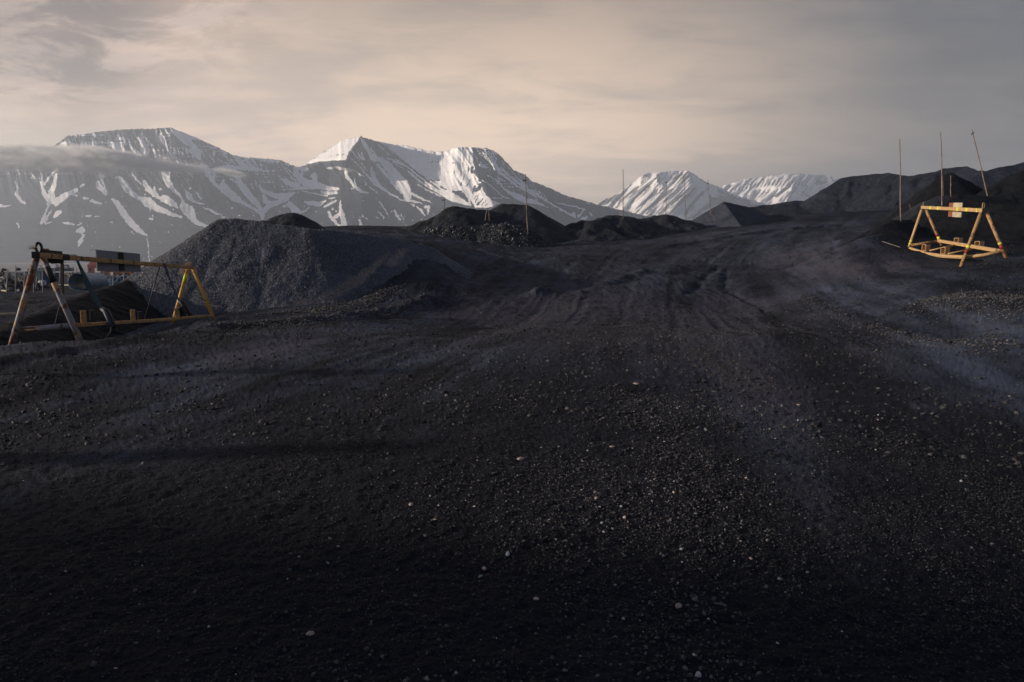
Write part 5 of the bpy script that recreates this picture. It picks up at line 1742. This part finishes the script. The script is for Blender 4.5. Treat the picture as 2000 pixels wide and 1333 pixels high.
# rubble and scrap heaps of the yard
def rubble(name, label, cx_, Y, wx2, wy2, hh, nn, smax, pale, seed):
    g = np.random.default_rng(seed)
    n_ = nn
    px_ = g.normal(cx_, wx2, n_)
    yy = g.normal(Y, wy2, n_)
    xx = (px_ - 1000) / FPX * yy
    h_ = hh * np.exp(-((px_ - cx_) / (wx2 * 1.5)) ** 2) * g.random(n_) * np.exp(-((yy - Y) / (wy2 * 2)) ** 2)
    zz = ground_z(xx, yy) + h_
    s = g.uniform(.08, smax, n_)
    tn = np.where(g.random(n_) < pale, g.uniform(.15, .5, n_), g.uniform(.02, .07, n_))
    o = stones_mesh(name, np.stack([xx, yy, zz], -1), s, tn, g.uniform(0, .8, n_), M_gravel, flat=.7)
    return tag(o, label, "rubble heap", "heaps of rubble in the yard")


rubble("rubble_heap", "heap of broken stone and scrap at the far left edge of the yard", 12, 64, 22, 2.5, 1.15, 900, .38, .14, 5)
rubble("rubble_heap", "grey scrap heap seen through the near legs of the left rack", 52, 72, 14, 2.5, 1.1, 500, .36, .12, 6)
rubble("rubble_heap", "low heap of pale rubble right of the culvert", 214, 74, 12, 2.0, 1.0, 420, .30, .2, 7)
rubble("rubble_heap", "low rubble heap behind the blue crates", 250, 80, 22, 2.0, 1.1, 500, .30, .15, 8)
for k, (a_, b_, lb) in enumerate([((5, 570), (14, 571), "short pale board lying nearest the left edge of the yard"), ((20, 567), (31, 566), "pale crumpled sheet lying left of the near rack leg"), ((63, 565), (74, 567), "white board lying right of the near rack leg"), ((88, 556), (135, 559), "long pale plank running up to the culvert"),
                                  ((0, 619), (32, 619), "long pale rail lying on the dark flat at the left edge")]):
    lying("plank", lb, a_, b_, 0.06, M_wood, "plank", lift=.03)

# the larger pale pebbles in the foreground
for k, (px_, py_, s_, lb) in enumerate([(606, 1241, .022, "round pale pebble, lowest and farthest left of the bright ones"), (1325, 1187, .022, "pinkish pale pebble low in the right centre of the gravel"), (1316, 964, .017, "yellowish pale pebble in the dense gravel band"),
                                        (1047, 1171, .019, "pale pebble near the bottom centre of the gravel"), (1196, 874, .028, "flat pale stone in the middle of the road"), (1017, 898, .045, "largest flat pale stone, left of the gravel band"),
                                        (803, 987, .026, "flat pale stone at the left margin of the gravel"), (1242, 751, .05, "long flat pale stone farthest up the road"), (850, 1016, .016, "small pale pebble right of the flat stone at left"),
                                        (1165, 976, .018, "rounded tan pebble in the middle of the gravel"), (946, 1112, .017, "oval grey pebble left of the bottom centre")]):
    p = ground_hit(px_, py_)
    v = ICO_V * (1 + np.random.default_rng(k).uniform(-.18, .18, (12, 1)))
    v = v * np.array([1.25, .9, .42 if 'flat' in lb else .7]) * s_
    me = bpy.data.meshes.new("pebble")
    me.from_pydata([tuple(q) for q in v], [], [tuple(int(i) for i in q) for q in ICO_F])
    o = link_mesh("pebble", me, M_pstone, None, True)
    sub = o.modifiers.new("round", 'SUBSURF')
    sub.levels = sub.render_levels = 1
    o.location = (p.x, p.y, p.z + s_ * .12)
    o.rotation_euler = (0, 0, k * .8)
    tag(o, lb, "pebble", "pale pebbles in the road surface")

# unseen posts added beyond the left edge to cast shadow bands on the ground
for k, (x_, y_, hz, lb) in enumerate([(-15.5, 8.65, 3.0, "unseen post added left of the view for its shadow, farther one"), (-12.5, 4.85, 2.4, "unseen post added left of the view for its shadow, nearer one")]):
    z_ = gz(x_, y_)
    o = empty("shadow_post", (x_, y_, z_), lb, "post", "unseen posts added for their shadows")
    MB().tube([(x_, y_, z_ - .3), (x_ + .02, y_, z_ + hz * .5), (x_, y_, z_ + hz)], [.24, .23, .21], 12).build("shaft", M_post, o, True)
    MB().tube([(x_, y_, z_ + hz), (x_, y_, z_ + hz + .05)], [.24, .22], 12).build("cap", M_black, o, True)

# ------------------------------------------------------------------ low cloud bank before the left mountain
m = bpy.data.materials.new("cloud_vapour")
m.use_nodes = True
n = NT(m.node_tree)
out = n.node('ShaderNodeOutputMaterial')
pv = n.node('ShaderNodeVolumePrincipled')
pv.inputs['Color'].default_value = (1.0, 0.99, 0.98, 1)
n.t.links.new(pv.outputs[0], out.inputs['Volume'])
oc = n.node('ShaderNodeTexCoord').outputs['Object']
sepc = n.node('ShaderNodeSeparateXYZ')
n.put(sepc.inputs[0], oc)
r2 = n.math('ADD', n.math('ADD', n.math('POWER', n.math('ABSOLUTE', sepc.outputs[0]), 2.0), n.math('POWER', n.math('ABSOLUTE', sepc.outputs[1]), 2.0)), n.math('POWER', n.math('ABSOLUTE', sepc.outputs[2]), 2.0))
edge = n.math('SUBTRACT', 1.0, r2, clamp=True)
nf = n.noise(n.mapping(oc, scale=(7.0, 1.5, 1.6)), 1.3, 7, 0.66, 0.4)
dn = n.math('MULTIPLY', n.ramp(n.math('ADD', n.math('MULTIPLY', nf, 1.9), n.math('MULTIPLY', edge, 0.55)), 1.02, 1.75), n.math('POWER', edge, 0.6))
n.put(pv.inputs['Density'], n.math('MULTIPLY', dn, 0.06))


def cloud_puff(px, py, wpx, hpx, Y, tilt, label):
    c_ = A(px, py, Y)
    me = bpy.data.meshes.new("cloud_bank")
    import bmesh
    bm_ = bmesh.new()
    bmesh.ops.create_icosphere(bm_, subdivisions=3, radius=1.0)
    bm_.to_mesh(me)
    bm_.free()
    o = link_mesh("cloud_bank", me, m, None, True)
    o.location = c_
    o.scale = (wpx / FPX * Y, 160, hpx / FPX * Y)
    o.rotation_euler = (0, math.radians(tilt), 0)
    return tag(o, label, "cloud", "low cloud before the left mountain", 'stuff')


cloud_puff(80, 311, 330, 30, 3200, 2.6, "long thin grey white cloud bank lying across the left mountain")
cloud_puff(70, 296, 120, 13, 3260, -2, "small upper wisp of cloud at the far left over the long bank")
cloud_puff(205, 303, 90, 18, 3150, 8, "puffy upper lobe of the cloud bank below the left mountain's cliffs")
cloud_puff(330, 326, 95, 12, 3250, 5, "thin tail of the cloud bank trailing off to the right")
cloud_puff(450, 338, 30, 7, 3300, 4, "tiny detached wisp right of the cloud bank's tail")

# ------------------------------------------------------------------ haze
m = bpy.data.materials.new("air_haze")
m.use_nodes = True
n = NT(m.node_tree)
out = n.node('ShaderNodeOutputMaterial')
pv = n.node('ShaderNodeVolumePrincipled')
pv.inputs['Color'].default_value = (0.73, 0.83, 0.97, 1)
pv.inputs['Density'].default_value = 1.2e-4
pv.inputs['Anisotropy'].default_value = 0.4
n.t.links.new(pv.outputs[0], out.inputs['Volume'])
hz = MB().box((0, 0, 0), 1, 1, 1).build("haze", m)
hz.scale = (22000, 11600, 1110)
hz.location = (2500, 4600, 1110 / 2 - 12)
tag(hz, kind='stuff')
